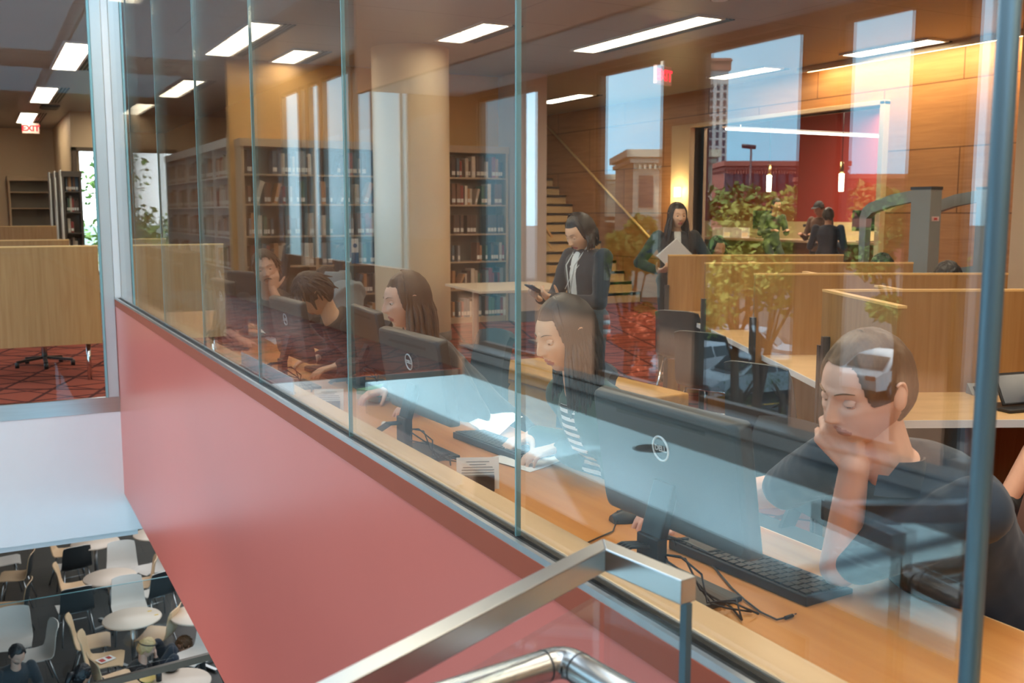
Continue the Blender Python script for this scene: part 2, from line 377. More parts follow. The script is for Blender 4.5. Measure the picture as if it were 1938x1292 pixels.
# ceiling lights (paired diffusers in a slotted frame)
def troffer(lab, x, y, ln=2.45, w=.30, z=CH, group='ceiling lights over the reading room', rz=0):
    t = thing('ceiling_light', lab, 'ceiling light', (x, y, z), rz, group)
    fr = MB().box(-w/2-.03, -ln/2-.03, -.022, -w/2, ln/2+.03, 0).box(w/2, -ln/2-.03, -.022, w/2+.03, ln/2+.03, 0)
    fr.box(-w/2, -ln/2-.03, -.022, w/2, -ln/2, 0).box(-w/2, ln/2, -.022, w/2, ln/2+.03, 0).box(-w/2, -.012, -.022, w/2, .012, 0)
    fr.build('frame', M_white, t)
    for s in (-1, 1): MB().box(-w/2+.004, s*.014, -.016, w/2-.004, s*(ln/2-.004), -.006).build('diffuser', M_lamp, t)
    g = MB()
    for k in range(3): g.box(w/2+.05+k*.05, -ln/2, -.012, w/2+.075+k*.05, ln/2, -.002)
    g.build('air_slot', M_gasket, t)
    return t
# ---------------------------------------------------------------- ceiling lights and fittings
for x, y, lab in [(1.2, 14.4, 'brightest and nearest paired ceiling light left of the corner post'),
                  (1.13, 19.2, 'paired ceiling light second along the row left of the corner post'),
                  (1.06, 23.9, 'small distant paired ceiling light just above the exit sign at the far left'),
                  (2.82, 12.1, 'large paired ceiling light above the tall bookcases, between the first glass joints'),
                  (3.03, 17.2, 'paired ceiling light above the white-framed bookcase by the end window'),
                  (2.86, 21.0, 'small far paired ceiling light close to the end window'),
                  (6.77, 9.67, 'long paired ceiling light over the study carrels, at the top middle of the photo'),
                  (9.97, 8.95, 'ceiling light close to the glowing oak wall at the upper right'),
                  (9.85, 11.5, 'ceiling light in front of the lobby opening'),
                  (9.25, 15.5, 'ceiling light over the open staircase'),
                  (1.29, 9.95, 'ceiling light cut by the top edge of the photo right of the corner post'),
                  (3.72, 13.0, 'ceiling light just before the ochre wall over the wide bookcase')]:
    troffer(lab, x, y, ln={13.0: 1.1, 9.95: 1.0, 8.95: 1.3, 11.5: 1.2, 15.5: 1.45}.get(y, 2.45))
for x, y, r, lab in [(6.2, 7.6, .11, 'round white smoke detector on the ceiling before the long paired light'), (2.3, 9.6, .14, 'flat round speaker on the ceiling near the top of the glass wall')]:
    t = thing('smoke_detector', lab, 'smoke detector', (x, y, CH))
    MB().lathe([(0, -.05), (r*.7, -.048), (r, -.02), (r, 0)], n=24).build('body', M_white, t)
    MB().lathe([(r*.72, -.046), (r*.78, -.046), (r*.78, -.03)], n=24).build('grille', M_dgrey, t)
t = thing('air_vent', 'small dark ceiling vent left of the corner post', 'air vent', (1.35, 21.2, CH))
MB().box(-.16, -.3, -.03, .16, .3, 0).build('frame', M_dgrey, t)
v = MB()
for k in range(6): v.box(-.13, -.27+k*.1, -.045, .13, -.21+k*.1, -.03)
v.build('louvre', M_black, t)
M_exit = emis('exit_red', (1., .03, .04), 3.)
M_exitb = mat('exit_housing', (.8, .55, .52), .4)
def exit_sign(lab, loc, rz, two=False):
    t = thing('exit_sign', lab, 'exit sign', loc, rz)
    MB().box(-.17, -.025, -.11, .17, .025, .11).build('housing', M_exitb, t, bevel=.008)
    MB().box(-.02, -.02, .11, .02, .02, .17).build('stem', M_white, t)
    text_mesh('lettering', 'EXIT', .17, M_exit, t, frame((0, -.0265, -.005), (1, 0, 0), (0, 0, 1)), .001, .007)
exit_sign('red lit exit sign hanging at the far left end of the ceiling', (1.16, 24.6, 3.43), radians(-3))
e = onX(1254, 143, 7.45); exit_sign('red lit exit sign hanging before the oak wall above the walking woman', (e.x, e.y, e.z), radians(22))

# ---------------------------------------------------------------- big round column
t = thing('column', 'wide round cream column from floor to ceiling in front of the wide bookcase', 'column', (4.85, 11.85, 0))
MB().lathe([(.478, 0), (.478, CH)], n=64).build('shaft', mat('cream_column_paint', srgb(222, 202, 172), .55, noise=.02), t)
MB().lathe([(.487, 0), (.487, .12), (.478, .12)], n=64).build('base_ring', MATS['grey_skirting'], t)
t = thing('column', 'square tan pier at the right edge beside the blue-grey post', 'column', (9.6, 6.55, 0))
MB().box(-.22, -.22, 0, .22, .22, CH).build('shaft', M_beige, t)
MB().box(-.23, -.23, 0, .23, .23, .12).build('base_ring', MATS['grey_skirting'], t)

# ---------------------------------------------------------------- bookcases and books
M_shelf = mat('shelf_tan', srgb(196, 172, 142), .5, noise=.05)
M_shelfw = mat('shelf_white', srgb(236, 238, 234), .45, noise=.03)
M_shelfin = mat('shelf_back', srgb(120, 114, 106), .7, noise=.08)
BCOL = [((126, 88, 68), 'brown'), ((196, 182, 164), 'stone'), ((150, 60, 54), 'dark red'), ((84, 104, 120), 'slate blue'), ((222, 212, 196), 'cream'),
        ((92, 74, 66), 'dark brown'), ((190, 140, 96), 'tan'), ((84, 116, 96), 'green'), ((148, 150, 154), 'grey'), ((56, 58, 66), 'black')]
M_label = mat('spine_label', (.82, .80, .74), .7)
BMESH = []
for ci, (c, cn) in enumerate(BCOL):
    for th, hh in ((.045, .27), (.032, .23), (.058, .30)):
        b = MB(); m = mat('cloth_'+cn.replace(' ', '_'), srgb(*c), .6, noise=.15, scale=20)
        d = .2
        b.box(-th/2, -d/2, 0, -th/2+.003, d/2, hh).box(th/2-.003, -d/2, 0, th/2, d/2, hh).box(-th/2, -d/2, 0, th/2, -d/2+.004, hh)
        b.box(-th/2+.003, -d/2+.004, .003, th/2-.003, d/2-.005, hh-.004, 1)
        b.box(-th/2+.002, -d/2-.0012, .03, th/2-.002, -d/2, .085, 2)
        BMESH.append((b.mesh('book', [m, M_paper, M_label]), th, hh, cn))
NB = [0]
def book(x, y, z, rz, lean, group, where, pick=None):
    me, th, hh, cn = pick or random.choice(BMESH)
    o = bpy.data.objects.new('book', me); COL.objects.link(o)
    o.location = (x, y, z+abs(sin(lean))*th/2+.0005); o.rotation_euler = (0, lean, rz)
    o['label'] = '%s clothbound book %s' % (cn, where); o['category'] = 'book'; o['group'] = group; NB[0] += 1
    return th
ordn = ['lowest', 'second', 'third', 'fourth', 'fifth', 'top']
def bookcase(lab, x, y, rz, width, zs, top, mt, bays, dep=.34, header=.1, back=True):
    t = thing('bookcase', lab, 'bookcase', (x, y, 0), rz)
    for k in range(bays+1):
        xx = width*k/bays; MB().box(xx-.02, -dep, 0, xx+.02, 0, top).build('upright', mt, t)
    for z in zs: MB().box(.02, -dep+.01, z-.022, width-.02, -.012, z).build('shelf', mt, t)
    MB().box(-.03, -dep-.01, top-header, width+.03, .0, top).build('cornice', mt, t)
    MB().box(-.02, -dep+.02, 0, width+.02, 0, zs[0]-.022).build('plinth', mt, t)
    if back: MB().box(.02, -.012, zs[0], width-.02, -.002, top-header).build('back_panel', M_shelfw if mt is M_shelfw else M_shelfin, t)
    return t
ZA = [.085, .495, .90, 1.30, 1.72, 2.11]
# (a) wide bookcase behind the column, facing the viewer
bookcase('wide tan bookcase of six shelves behind the round column', 3.08, 13.6, 0, 3.86, ZA, 2.56, M_shelf, 4)
def in_view_a(x):   # the column hides the middle of the case
    return not (5.02 < x < 5.92)
for k, z in enumerate(ZA):
    x = 3.14; lim = 3.08+3.8
    if k < 2: x = 4.0
    while x < lim:
        if not in_view_a(x): x = 5.93; continue
        r = random.random()
        if r < (.12 if x < 5.9 else .06): x += random.uniform(.08, .26); continue
        pk = random.choice(BMESH)
        if abs(((x-3.08) % .965)-.48) > .42: x += .06; continue
        if k == 3 and x > 5.9: pk = BMESH[3*5]
        lean = radians(random.uniform(14, 24)) if random.random() < .05 else 0
        if NB[0] >= 268: break
        th = book(x+pk[1]/2+(.04 if lean else 0), 13.37, z, 0, lean, 'books on the %s shelf of the wide bookcase' % ordn[k],
                  'standing on the %s shelf of the wide bookcase behind the column' % ordn[k], pk)
        x += pk[1]+(.12 if lean else random.choice([.002, .002, .004, .02, .06]))
# (b) white-framed bookcase along the aisle, seen end-on from the left
tb = bookcase('white-framed bookcase facing the aisle beside the end window', 3.14, 14.05, pi/2, 5.2, [.085, .43, .843, 1.268, 1.693, 2.11], 2.62, M_shelfw, 5, header=.12)
tb.rotation_euler = (0, 0, -pi/2); tb.location = (3.42, 19.3, 0)
MB().box(3.05, 13.92, 0, 3.44, 14.04, 2.66).build('end_panel', M_beige, tb, w=True)
NB2 = [0]
def stuff_books(name, lab, cat, rows, bag):
    """rows of (p0, p1, z, outward) run lengths filled with many books, kept as one object"""
    mats = [MATS['cloth_'+c.replace(' ', '_')] for _, c in BCOL]+[M_label]; b = MB()
    for p0, p1, z, out in rows:
        p0, p1, out = V(p0), V(p1), V(out); L = (p1-p0).length; d = (p1-p0)/L; s = .02
        R = Matrix((d, -out, V((0, 0, 1)))).transposed()
        while s < L-.05:
            th = random.uniform(.02, .055); hh = random.uniform(.2, .31)
            if random.random() < .05: s += random.uniform(.03, .15); continue
            c = p0+d*(s+th/2); b.obox((c.x, c.y, z+hh/2+.001), (th*.95, .2, hh), R, random.choice(bag))
            cc = c+out*.1005; b.obox((cc.x, cc.y, z+.055), (th*.8, .0015, .05), R, len(BCOL)); s += th
    return setp(b.build(name, mats), lab, cat, kind='stuff')
rows = []
for z in [.43, .843, 1.268, 1.693, 2.11]:
    for k in range(5):
        rows.append(((3.19, 14.12+k*1.04, 0), (3.19, 15.03+k*1.04, 0), z, (-1, 0, 0)))
stuff_books('packed_books', 'many mixed books packed along the white-framed bookcase by the end window', 'books', rows, [1, 4, 8, 6, 4, 1, 2, 3, 0, 7, 8, 4])
# low run of shelving that continues towards the window
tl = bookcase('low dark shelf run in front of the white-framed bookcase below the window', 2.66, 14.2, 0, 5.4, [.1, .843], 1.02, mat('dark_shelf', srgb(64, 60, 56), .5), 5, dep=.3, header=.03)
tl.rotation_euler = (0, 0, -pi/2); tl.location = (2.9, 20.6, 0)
# (c) far left bookcases
t = bookcase('empty beige bookcase against the far back wall at the left', .72, 26.98, 0, 1.0, [.1, .5, .9, 1.3, 1.72, 2.1], 2.46, M_shelf, 1, dep=.3)
for k in range(3):
    yb = 21.8-k*.6; xl = onY((101, 111, 122)[k], 400, yb-.3).x
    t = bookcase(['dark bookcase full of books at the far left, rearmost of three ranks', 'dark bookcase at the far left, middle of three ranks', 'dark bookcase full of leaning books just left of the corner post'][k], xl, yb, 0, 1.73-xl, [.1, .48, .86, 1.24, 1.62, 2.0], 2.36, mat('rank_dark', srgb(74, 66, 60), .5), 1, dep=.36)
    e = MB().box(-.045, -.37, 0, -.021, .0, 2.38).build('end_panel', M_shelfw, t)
    MB().box(-.052, -.25, 1.0, -.045, -.12, 1.7).build('call_number_card', M_paper, e)
rows = [((xl+.03, 20.48, 0), (1.71, 20.48, 0), z, (0, -1, 0)) for z in (.1, .48, .86, 1.24, 1.62, 2.0)]
stuff_books('stacked_books', 'dark bound books filling the bookcase just left of the corner post', 'books', rows, list(range(10)))

# ---------------------------------------------------------------- the long desk behind the glass
DZ = .76
t = thing('desk', 'long oak worktop running the whole length of the glass wall', 'desk', (1.48, 4.3, 0))
MB().box(1.137, -1.2, DZ-.035, 1.824, 8.9, DZ).build('worktop', M_desk, t, w=True, bevel=.003)
MB().box(1.815, -1.2, DZ-.037, 1.828, 8.9, DZ-.001).build('edge_band', M_oak, t, w=True)
for y in (-.9, 1.2, 3.6, 6.0, 8.5): MB().box(1.62, y-.03, 0, 1.68, y+.03, DZ-.036).build('leg', M_alu, t, w=True)
def monitor(lab, x, y, rz, logo=True, tilt=9, zc=1.045):
    """screen towards +x, back towards the glass (-x)"""
    t = thing('monitor', lab, 'monitor', (x, y, DZ), rz, 'desk monitors seen from behind')
    h = zc-DZ; tl = radians(tilt)
    T = Matrix.Translation((-.0, 0, h))@Matrix.Rotation(-tl, 4, 'Y')
    b = MB(); rings = []
    def rr(w, hh, xx, r=.012):
        pts = []
        for cx, cy, a0 in ((w/2-r, hh/2-r, 0), (-w/2+r, hh/2-r, 90), (-w/2+r, -hh/2+r, 180), (w/2-r, -hh/2+r, 270)):
            for k in range(5):
                a = radians(a0+k*22.5); pts.append(T@V((xx, cx+r*cos(a), cy+r*sin(a))))
        return pts
    b.loft([rr(.470, .278, -.026, .03), rr(.49, .292, -.018, .016), rr(.495, .296, .0), rr(.495, .296, .012)])
    sh = b.build('housing', M_dgrey, t, bevel=.002)
    q = MB(); q.add([T@V((.0125, -.235, -.13)), T@V((.0125, .235, -.13)), T@V((.0125, .235, .135)), T@V((.0125, -.235, .135))], [(0, 1, 2, 3)])
    q.build('screen', mat('dark_screen', (.03, .04, .05), .15, emit=(.5, .6, .7), es=.25), t)
    s = MB(); s.add([T@V(p) for p in [(-.0262, -.15, .108), (-.0262, .15, .108), (-.0262, .15, .118), (-.0262, -.15, .118)]], [(0, 1, 2, 3)])
    for k in range(24): s.add([T@V((-.0265, -.148+k*.0125+a, .109+b2)) for a, b2 in ((0, 0), (.006, 0), (.006, .008), (0, .008))], [(0, 1, 2, 3)])
    s.build('vent_slot', M_gasket, t)
    if logo:
        r = MB(); n = 32
        pts = [T@V((-.0275, .0255*cos(2*pi*i/n), .05+.0275*sin(2*pi*i/n)-.0)) for i in range(n+1)]
        r.tube(pts, .0026, 6, cap=False); lo = r.build('logo', mat('logo_silver', (.85, .87, .88), .3, .2), t)
        Mx = T@frame((-.028, 0, .05), (0, -1, 0), (0, 0, 1)); text_mesh('lettering', 'DELL', .0175, MATS['logo_silver'], lo, Mx, .0005, .0006)
    st = MB(); st.obox((-.0, 0, .006), (.19, .26, .012)); st.build('stand_base', M_black, t, bevel=.003)
    a = MB(); a.bar((-.055, 0, .012), (-.055, 0, .14), .075, .028, upv=(1, 0, 0)); a.bar((-.055, 0, .12), T@V((-.02, 0, -.03)), .07, .022, upv=(1, 0, 0)).build('stand_neck', M_black, t, bevel=.004)
    c = MB()
    for k in range(4):
        oy = (k-1.5)*.012
        c.tube([(-.075, oy, .12), (-.10, .03+oy, .115), (-.135, .09+oy, .07), (-.155, .13+oy, .02), (-.17, .16+oy, .004)], .004, 6)
    for k in range(4):
        random.seed(100+k); p = [V((-.04, -.03, .10))]
        for j in range(5): p.append(V((-.04+.04*j*.5+random.uniform(-.03, .03), -.06-.035*j+random.uniform(-.02, .02), max(.005, .09-.025*j+random.uniform(-.03, .02)))))
        c.tube(p, .0025, 6)
    c.build('cable', M_black, t)
    if tilt != 9: pass
    return t
MX = 1.325
monitor('black desk monitor with a round silver logo in front of the man resting his chin', MX, 1.745, radians(3))
monitor('black desk monitor with a ring logo before the long-haired woman in profile', MX, 3.20, radians(3))
monitor('black desk monitor with a ring logo beside the man with a moustache', MX, 4.78, radians(2))
monitor('small distant black desk monitor with a ring logo near the black bag', MX+.02, 6.33, radians(2))
monitor('black desk monitor turned away in shadow left of the long-haired woman', 1.66, 4.60, radians(-4), logo=False, zc=1.0)
monitor('far black monitor at the end of the desk near the bookcase', 1.62, 6.9, radians(20), logo=False, zc=1.06)

def keyboard(lab, x, y, rz):
    t = thing('keyboard', lab, 'keyboard', (x, y, DZ), rz, 'desk keyboards')
    MB().add([(-.075, -.225, 0), (.075, -.225, 0), (.075, .225, 0), (-.075, .225, 0), (-.075, -.225, .024), (.075, -.225, .012), (.075, .225, .012), (-.075, .225, .024)],
             [(3, 2, 1, 0), (4, 5, 6, 7), (0, 1, 5, 4), (1, 2, 6, 5), (2, 3, 7, 6), (3, 0, 4, 7)]).build('case', M_black, t, bevel=.003)
    k = MB()
    for i in range(5):
        for j in range(18):
            xx = -.058+i*.026; yy = -.205+j*.0242
            k.box(xx-.010, yy-.0095, .0, xx+.010, yy+.0095, .029-.08*(xx+.075))
    k.build('keycaps', M_dgrey, t)
keyboard('black keyboard under the hand of the woman in green', 1.63, 3.16, radians(5))
keyboard('black keyboard on the desk in front of the man resting his chin', 1.585, 1.76, radians(4))
keyboard('black keyboard before the person with the lowered head', 1.60, 5.02, radians(4))
def mouse(lab, x, y, tail):
    t = thing('computer_mouse', lab, 'computer mouse', (x, y, DZ), radians(80))
    b = MB(); prof = []
    for i in range(9):
        u = i/8; yy = -.052+.104*u; w = .03*sin(pi*(.12+.76*u))**.5; hh = .034*sin(pi*(.1+.75*u))**.7
        prof.append([(w*cos(a)*1., yy, max(.001, hh*sin(a))) for a in [pi*k/10 for k in range(11)]]+[(-w*.9, yy, .0005), (w*.9, yy, .0005)])
    b.loft(prof).build('shell', M_black, t); MB().tube([(0, .02, .031), (0, .035, .028)], .004, 8).build('scroll_wheel', M_dgrey, t)
    c = MB().tube(tail, .0022, 6); c.build('cable', M_black, t, w=True)
pm = onZ(1190, 985, DZ)
mouse('black corded mouse on the desk at the left corner of the nearest monitor', pm.x, pm.y, [V((pm.x-.02, pm.y+.02, DZ+.012))]+[onZ(x, y, DZ+.004) for x, y in ((1160, 1005), (1130, 1018), (1100, 1032), (1088, 1050), (1096, 1066))])
# paper sheets, card holder, note, strip, small books, tissue, cable
def sheetof(lab, name, pts, cat, z=DZ, lift=.012, mt=None):
    P = [onZ(x, y, z) for x, y in pts]; g = []
    for i in range(7):
        u = i/6; row = []
        for j in range(7):
            v = j/6; p = P[0]*(1-u)*(1-v)+P[1]*u*(1-v)+P[2]*u*v+P[3]*(1-u)*v
            p.z = z+.0015+lift*(sin(u*3.1+v*2)**2)*(.3+.7*v); row.append(p)
        g.append(row)
    if (g[1][0]-g[0][0]).cross(g[0][1]-g[0][0]).z < 0: g = g[::-1]
    return setp(MB().sheet(g, .0006).build(name, mt or M_paper), lab, cat)
sheetof('loose white sheet of paper on the desk below the middle glass joint', 'paper_sheet', [(915, 869), (1003, 894), (1105, 862), (1012, 850)], 'paper')
sheetof('white sheet of paper standing up beside the hand of the woman in green', 'paper_sheet', [(888, 800), (925, 835), (990, 805), (880, 770)], 'paper', lift=.04)
sheetof('small white paper lying by the elbow of the man with a moustache', 'paper_sheet', [(487, 628), (530, 640), (545, 632), (500, 622)], 'paper')
sheetof('cream paper on the desk beneath the moustached man and left of the ring-logo monitor', 'paper_sheet', [(500, 640), (520, 652), (536, 645), (516, 634)], 'paper')
def holder(lab, x, y, rz, s=1.):
    t = thing('card_holder', lab, 'card holder', (x, y, DZ), rz)
    g = [[(-.065*s+.13*s*j/6, -.004+.018*s*(i/6)**1.5, .004+.095*s*i/6) for j in range(7)] for i in range(7)]
    cd_ = MB().sheet(g, .001).build('card', M_paper, t)
    l = MB()
    for i, wd in enumerate((.07, .05, .09, .1, .1, .1, .06)):
        zz = .085-i*.008; yy = -.0052+.018*s*((zz/.095)**1.5)-.0012
        l.box(-wd/2*s, yy-.0006, zz*s, wd/2*s, yy, (zz+.0026)*s)
    l.build('print', mat('grey_print', (.35, .35, .35), .8), cd_)
    MB().box(-.048*s, -.022*s, 0, .05*s, -.009*s, .05*s).box(-.048*s, -.022*s, 0, .05*s, .022*s, .006*s).build('stand', mat('brown_plastic', (.045, .035, .03), .4), t, bevel=.002)
ph = onZ(910, 930, DZ); holder('small white printed card in a dark holder on the desk at the middle glass joint', ph.x, ph.y+.02, radians(-24))
ph = onZ(623, 778, DZ); holder('white card standing in a holder at the glass between the first two desk monitors', ph.x, ph.y, radians(-24), .95)
st = thing('name_strip', 'long white acrylic strip leaning on the wood ledge inside the glass', 'sign strip', (1.12, 4.37, .872))
MB().box(1.085, 3.93, .873, 1.09, 4.83, .94).build('panel', mat('white_acrylic', (.72, .78, .82), .25), st, w=True)
MB().box(1.075, 3.95, .873, 1.10, 4.81, .882).build('foot', M_alu, st, w=True)
for k, (c, lab) in enumerate([(M_paper, 'pale paperback at the bottom of the small pile left of the paper-white screen'), (mat('green_cover', srgb(120, 170, 120), .5), 'green paperback on top of the small pile by the guard reflection')]):
    p = onZ(727, 752, DZ)
    t = thing('notebook', lab, 'notebook', (p.x, p.y, DZ+.024*k), radians(22+4*k))
    MB().box(-.1, -.07, .002, .1, .07, .022).build('pages', M_paper, t)
    MB().box(-.103, -.073, 0, .103, .073, .002).box(-.103, -.073, .022, .103, .073, .0235).box(-.103, -.073, 0, -.1005, .073, .0235).build('cover', c if k else mat('cream_cover', srgb(220, 210, 180), .5), t)
p = onZ(727, 808, DZ); setp(MB().ell((p.x, p.y, DZ+.012), (.013, .011, .012), nu=10, nv=6).build('crumpled_tissue', M_paper), 'small crumpled white tissue on the desk by the monitor neck', 'tissue')
c = thing('audio_cable', 'thin black audio cable with a metal jack trailing across the near desk', 'cable', onZ(1400, 1150, DZ))
MB().tube([onZ(x, y, DZ+.004) for x, y in ((1345, 1065), (1362, 1085), (1385, 1112), (1410, 1135), (1440, 1158), (1470, 1172), (1488, 1168))], .0022, 8).build('cord', M_black, c, w=True)
MB().tube([onZ(1486, 1169, DZ+.005), onZ(1500, 1164, DZ+.005)], .004, 8).build('plug', M_black, c, w=True)
MB().tube([onZ(1499, 1164.3, DZ+.005), onZ(1507, 1161, DZ+.005)], .0017, 8).build('jack_tip', M_chrome, c, w=True)
# phone-like adapter block with cables by the nearest stand
p = onZ(1330, 1052, DZ)
t = thing('adapter', 'black power adapter with tangled leads behind the nearest monitor stand', 'adapter', (p.x, p.y, DZ))
MB().obox((0, 0, .016), (.05, .1, .03)).build('block', M_black, t, bevel=.004)
q = MB()
for k in range(4):
    random.seed(50+k); q.tube([(-.02, .04, .02)]+[(-.03-.02*j+random.uniform(-.02, .02), .06+.015*j+random.uniform(-.02, .02), .012+random.uniform(0, .03)) for j in range(4)], .003, 6)
q.build('lead', M_black, t)
random.seed(11)
# black bag with straps, red-and-white booklet at the far end of the desk
t = thing('shoulder_bag', 'black shiny bag slumped on the far end of the desk', 'bag', (1.40, 6.75, DZ))
b = MB(); rings = []
for i in range(8):
    u = i/7; z = .28*u; wx = .09*(1-.55*u); wy = .15*(1-.6*u)
    rings.append([(wx*cos(a)*(1+.08*sin(3*a+i)), -.05*u+wy*sin(a)*(1+.1*cos(4*a+2*i)), z+.01*sin(5*a)) for a in [2*pi*k/14 for k in range(14)]])
rings[0] = [(x, y, 0) for x, y, z in rings[0]]
b.loft(rings).build('body', mat('shiny_black_nylon', (.02, .025, .03), .25, bump=.4, scale=14), t)
MB().tube([(0, -.06, .27), (.0, -.03, .40), (0, .03, .46)], .006, 8).build('strap', mat('grey_webbing', (.3, .33, .35), .6), t)
p = onX(402, 500, 1.62)
t = thing('booklet', 'red and white booklet standing upright at the far desk end', 'booklet', (1.62, 7.3, DZ), radians(70))
MB().box(-.07, -.006, 0, .07, .006, .24).build('pages', M_paper, t)
MB().box(-.071, .006, 0, .071, .009, .242).box(-.071, -.009, 0, -.02, -.006, .242).build('cover', mat('red_cover', srgb(190, 60, 54), .5), t)

# ---------------------------------------------------------------- chairs
M_shell = mat('charcoal_shell', (.05, .062, .07), .38, noise=.06)
def shell_chair(lab, x, y, rz, z=0, inner=None, outer=None, metal=None, group=None, arms=False):
    """moulded shell: faces +y"""
    t = thing('shell_chair', lab, 'chair', (x, y, z), rz, group)
    g = []
    prof = [(.235, .425), (.19, .445), (.08, .44), (-.05, .43), (-.14, .435), (-.195, .475), (-.215, .55), (-.23, .66), (-.25, .76), (-.275, .83)]
    for i, (yy, zz) in enumerate(prof):
        w = .23 if i < 5 else .225-.008*(i-5); row = []
        for j in range(9):
            u = j/8*2-1; cz = .018*u*u if i < 5 else 0; cy = .035*u*u if i >= 5 else 0
            row.append((w*u, yy+cy, zz+cz-(.02*abs(u)**4 if i == len(prof)-1 else 0)))
        g.append(row)
    MB().sheet(g, .012, 0, 1).build('shell', [inner or M_shell, outer or M_shell], t)
    for sx in (-1, 1):
        MB().tube([(sx*.17, .14, .42), (sx*.22, .22, .0)], .0115, 8).build('leg', metal or M_chrome, t)
        MB().tube([(sx*.17, -.12, .42), (sx*.22, -.24, .0)], .0115, 8).build('leg', metal or M_chrome, t)
    MB().tube([(-.2, .18, .2), (.2, .18, .2)], .007, 8).tube([(-.17, .14, .415), (.17, .14, .415)], .008, 8).tube([(-.17, -.12, .415), (.17, -.12, .415)], .008, 8).build('crossbar', metal or M_chrome, t)
    return t
def office_chair(lab, x, y, rz, top=1.12, c=None):
    t = thing('office_chair', lab, 'chair', (x, y, 0), rz); c = c or mat('chair_fabric', (.03, .032, .036), .75, noise=.2, scale=60)
    MB().obox((0, 0, .46), (.48, .46, .07)).build('seat', c, t, bevel=.025, seg=3)
    g = []
    for i in range(8):
        u = i/7; zz = .56+(top-.56)*u
        g.append([(.225*(1-.12*u)*(j/6*2-1), -.23-.06*u+.05*(j/6*2-1)**2+.02*sin(u*3), zz-(.03*abs(j/6*2-1)**3 if i == 7 else 0)) for j in range(7)])
    MB().sheet(g, -.035).build('backrest', c, t)
    MB().bar((0, -.15, .44), (0, -.28, .66), .06, .015, upv=(1, 0, 0)).build('back_bar', M_black, t)
    MB().tube([(0, 0, .08), (0, 0, .43)], .03, 10).build('post', M_chrome, t)
    for k in range(5):
        a = 2*pi*k/5+.3; l = MB().bar((0, 0, .09), (.28*cos(a), .28*sin(a), .06), .04, .025).build('base_arm', M_black, t)
        MB().tube([(.28*cos(a)-.02, .28*sin(a), .03), (.28*cos(a)+.02, .28*sin(a), .03)], .03, 10).build('castor', M_black, l)
    return t
office_chair('dark brown-backed chair behind the man resting his chin at the right', 2.16, 1.42, pi/2, .93, mat('brown_vinyl', srgb(112, 74, 56), .5))
office_chair('black mesh chair behind the moustached man, under the wide bookcase', 2.78, 11.0, radians(80), 1.26)
office_chair('black high-backed chair left of the column behind the person with the lowered head', 3.30, 10.7, radians(80), 1.24)
office_chair('black chair of the person with the lowered head', 2.3, 4.95, pi/2, .95)
office_chair('black chair of the long-haired woman', 2.3, 3.95, pi/2, .9)
office_chair('black chair under the woman in green', 2.3, 2.6, pi/2, .86)
office_chair('black chair under the moustached man', 2.2, 6.5, radians(130), .86)
# low oak bench end between the two women
t = thing('wooden_bench', 'low yellow oak bench beyond the desk between the two women', 'bench', (3.1, 5.25, 0), radians(2))
a, bb = onZ(869, 690, .62), onZ(1010, 705, .62)
M_honey = wood('honey_oak', srgb(168, 120, 44), srgb(192, 144, 66), .4, (8, 1, 8))
MB().box(-.2, -1.0, .56, .2, .55, .64).build('seat', M_honey, t, bevel=.01)
MB().box(-.19, -.98, .0, -.15, .53, .56).build('front_panel', M_honey, t)
MB().box(-.15, .47, 0, .19, .53, .56).build('end_panel', M_honey, t); MB().box(-.15, -.98, 0, .19, -.92, .56).build('end_panel', M_honey, t)

# ---------------------------------------------------------------- standing-height table beyond the desk
t = thing('table', 'white rectangular table on metal legs by the column and tall bookcase', 'table', (5.55, 10.5, 0), radians(-7))
MB().box(-.62, -.65, .715, .62, .65, .745).build('tabletop', mat('cream_laminate', srgb(226, 208, 184), .4, noise=.02), t, bevel=.004)
for sx in (-1, 1):
    MB().box(sx*.45-.03, -.03, .03, sx*.45+.03, .03, .715).build('leg', M_alu, t)
    MB().box(sx*.45-.035, -.5, 0, sx*.45+.035, .5, .03).build('foot', M_alu, t)
MB().box(-.45, -.02, .66, .45, .02, .7).build('crossbar', M_alu, t)

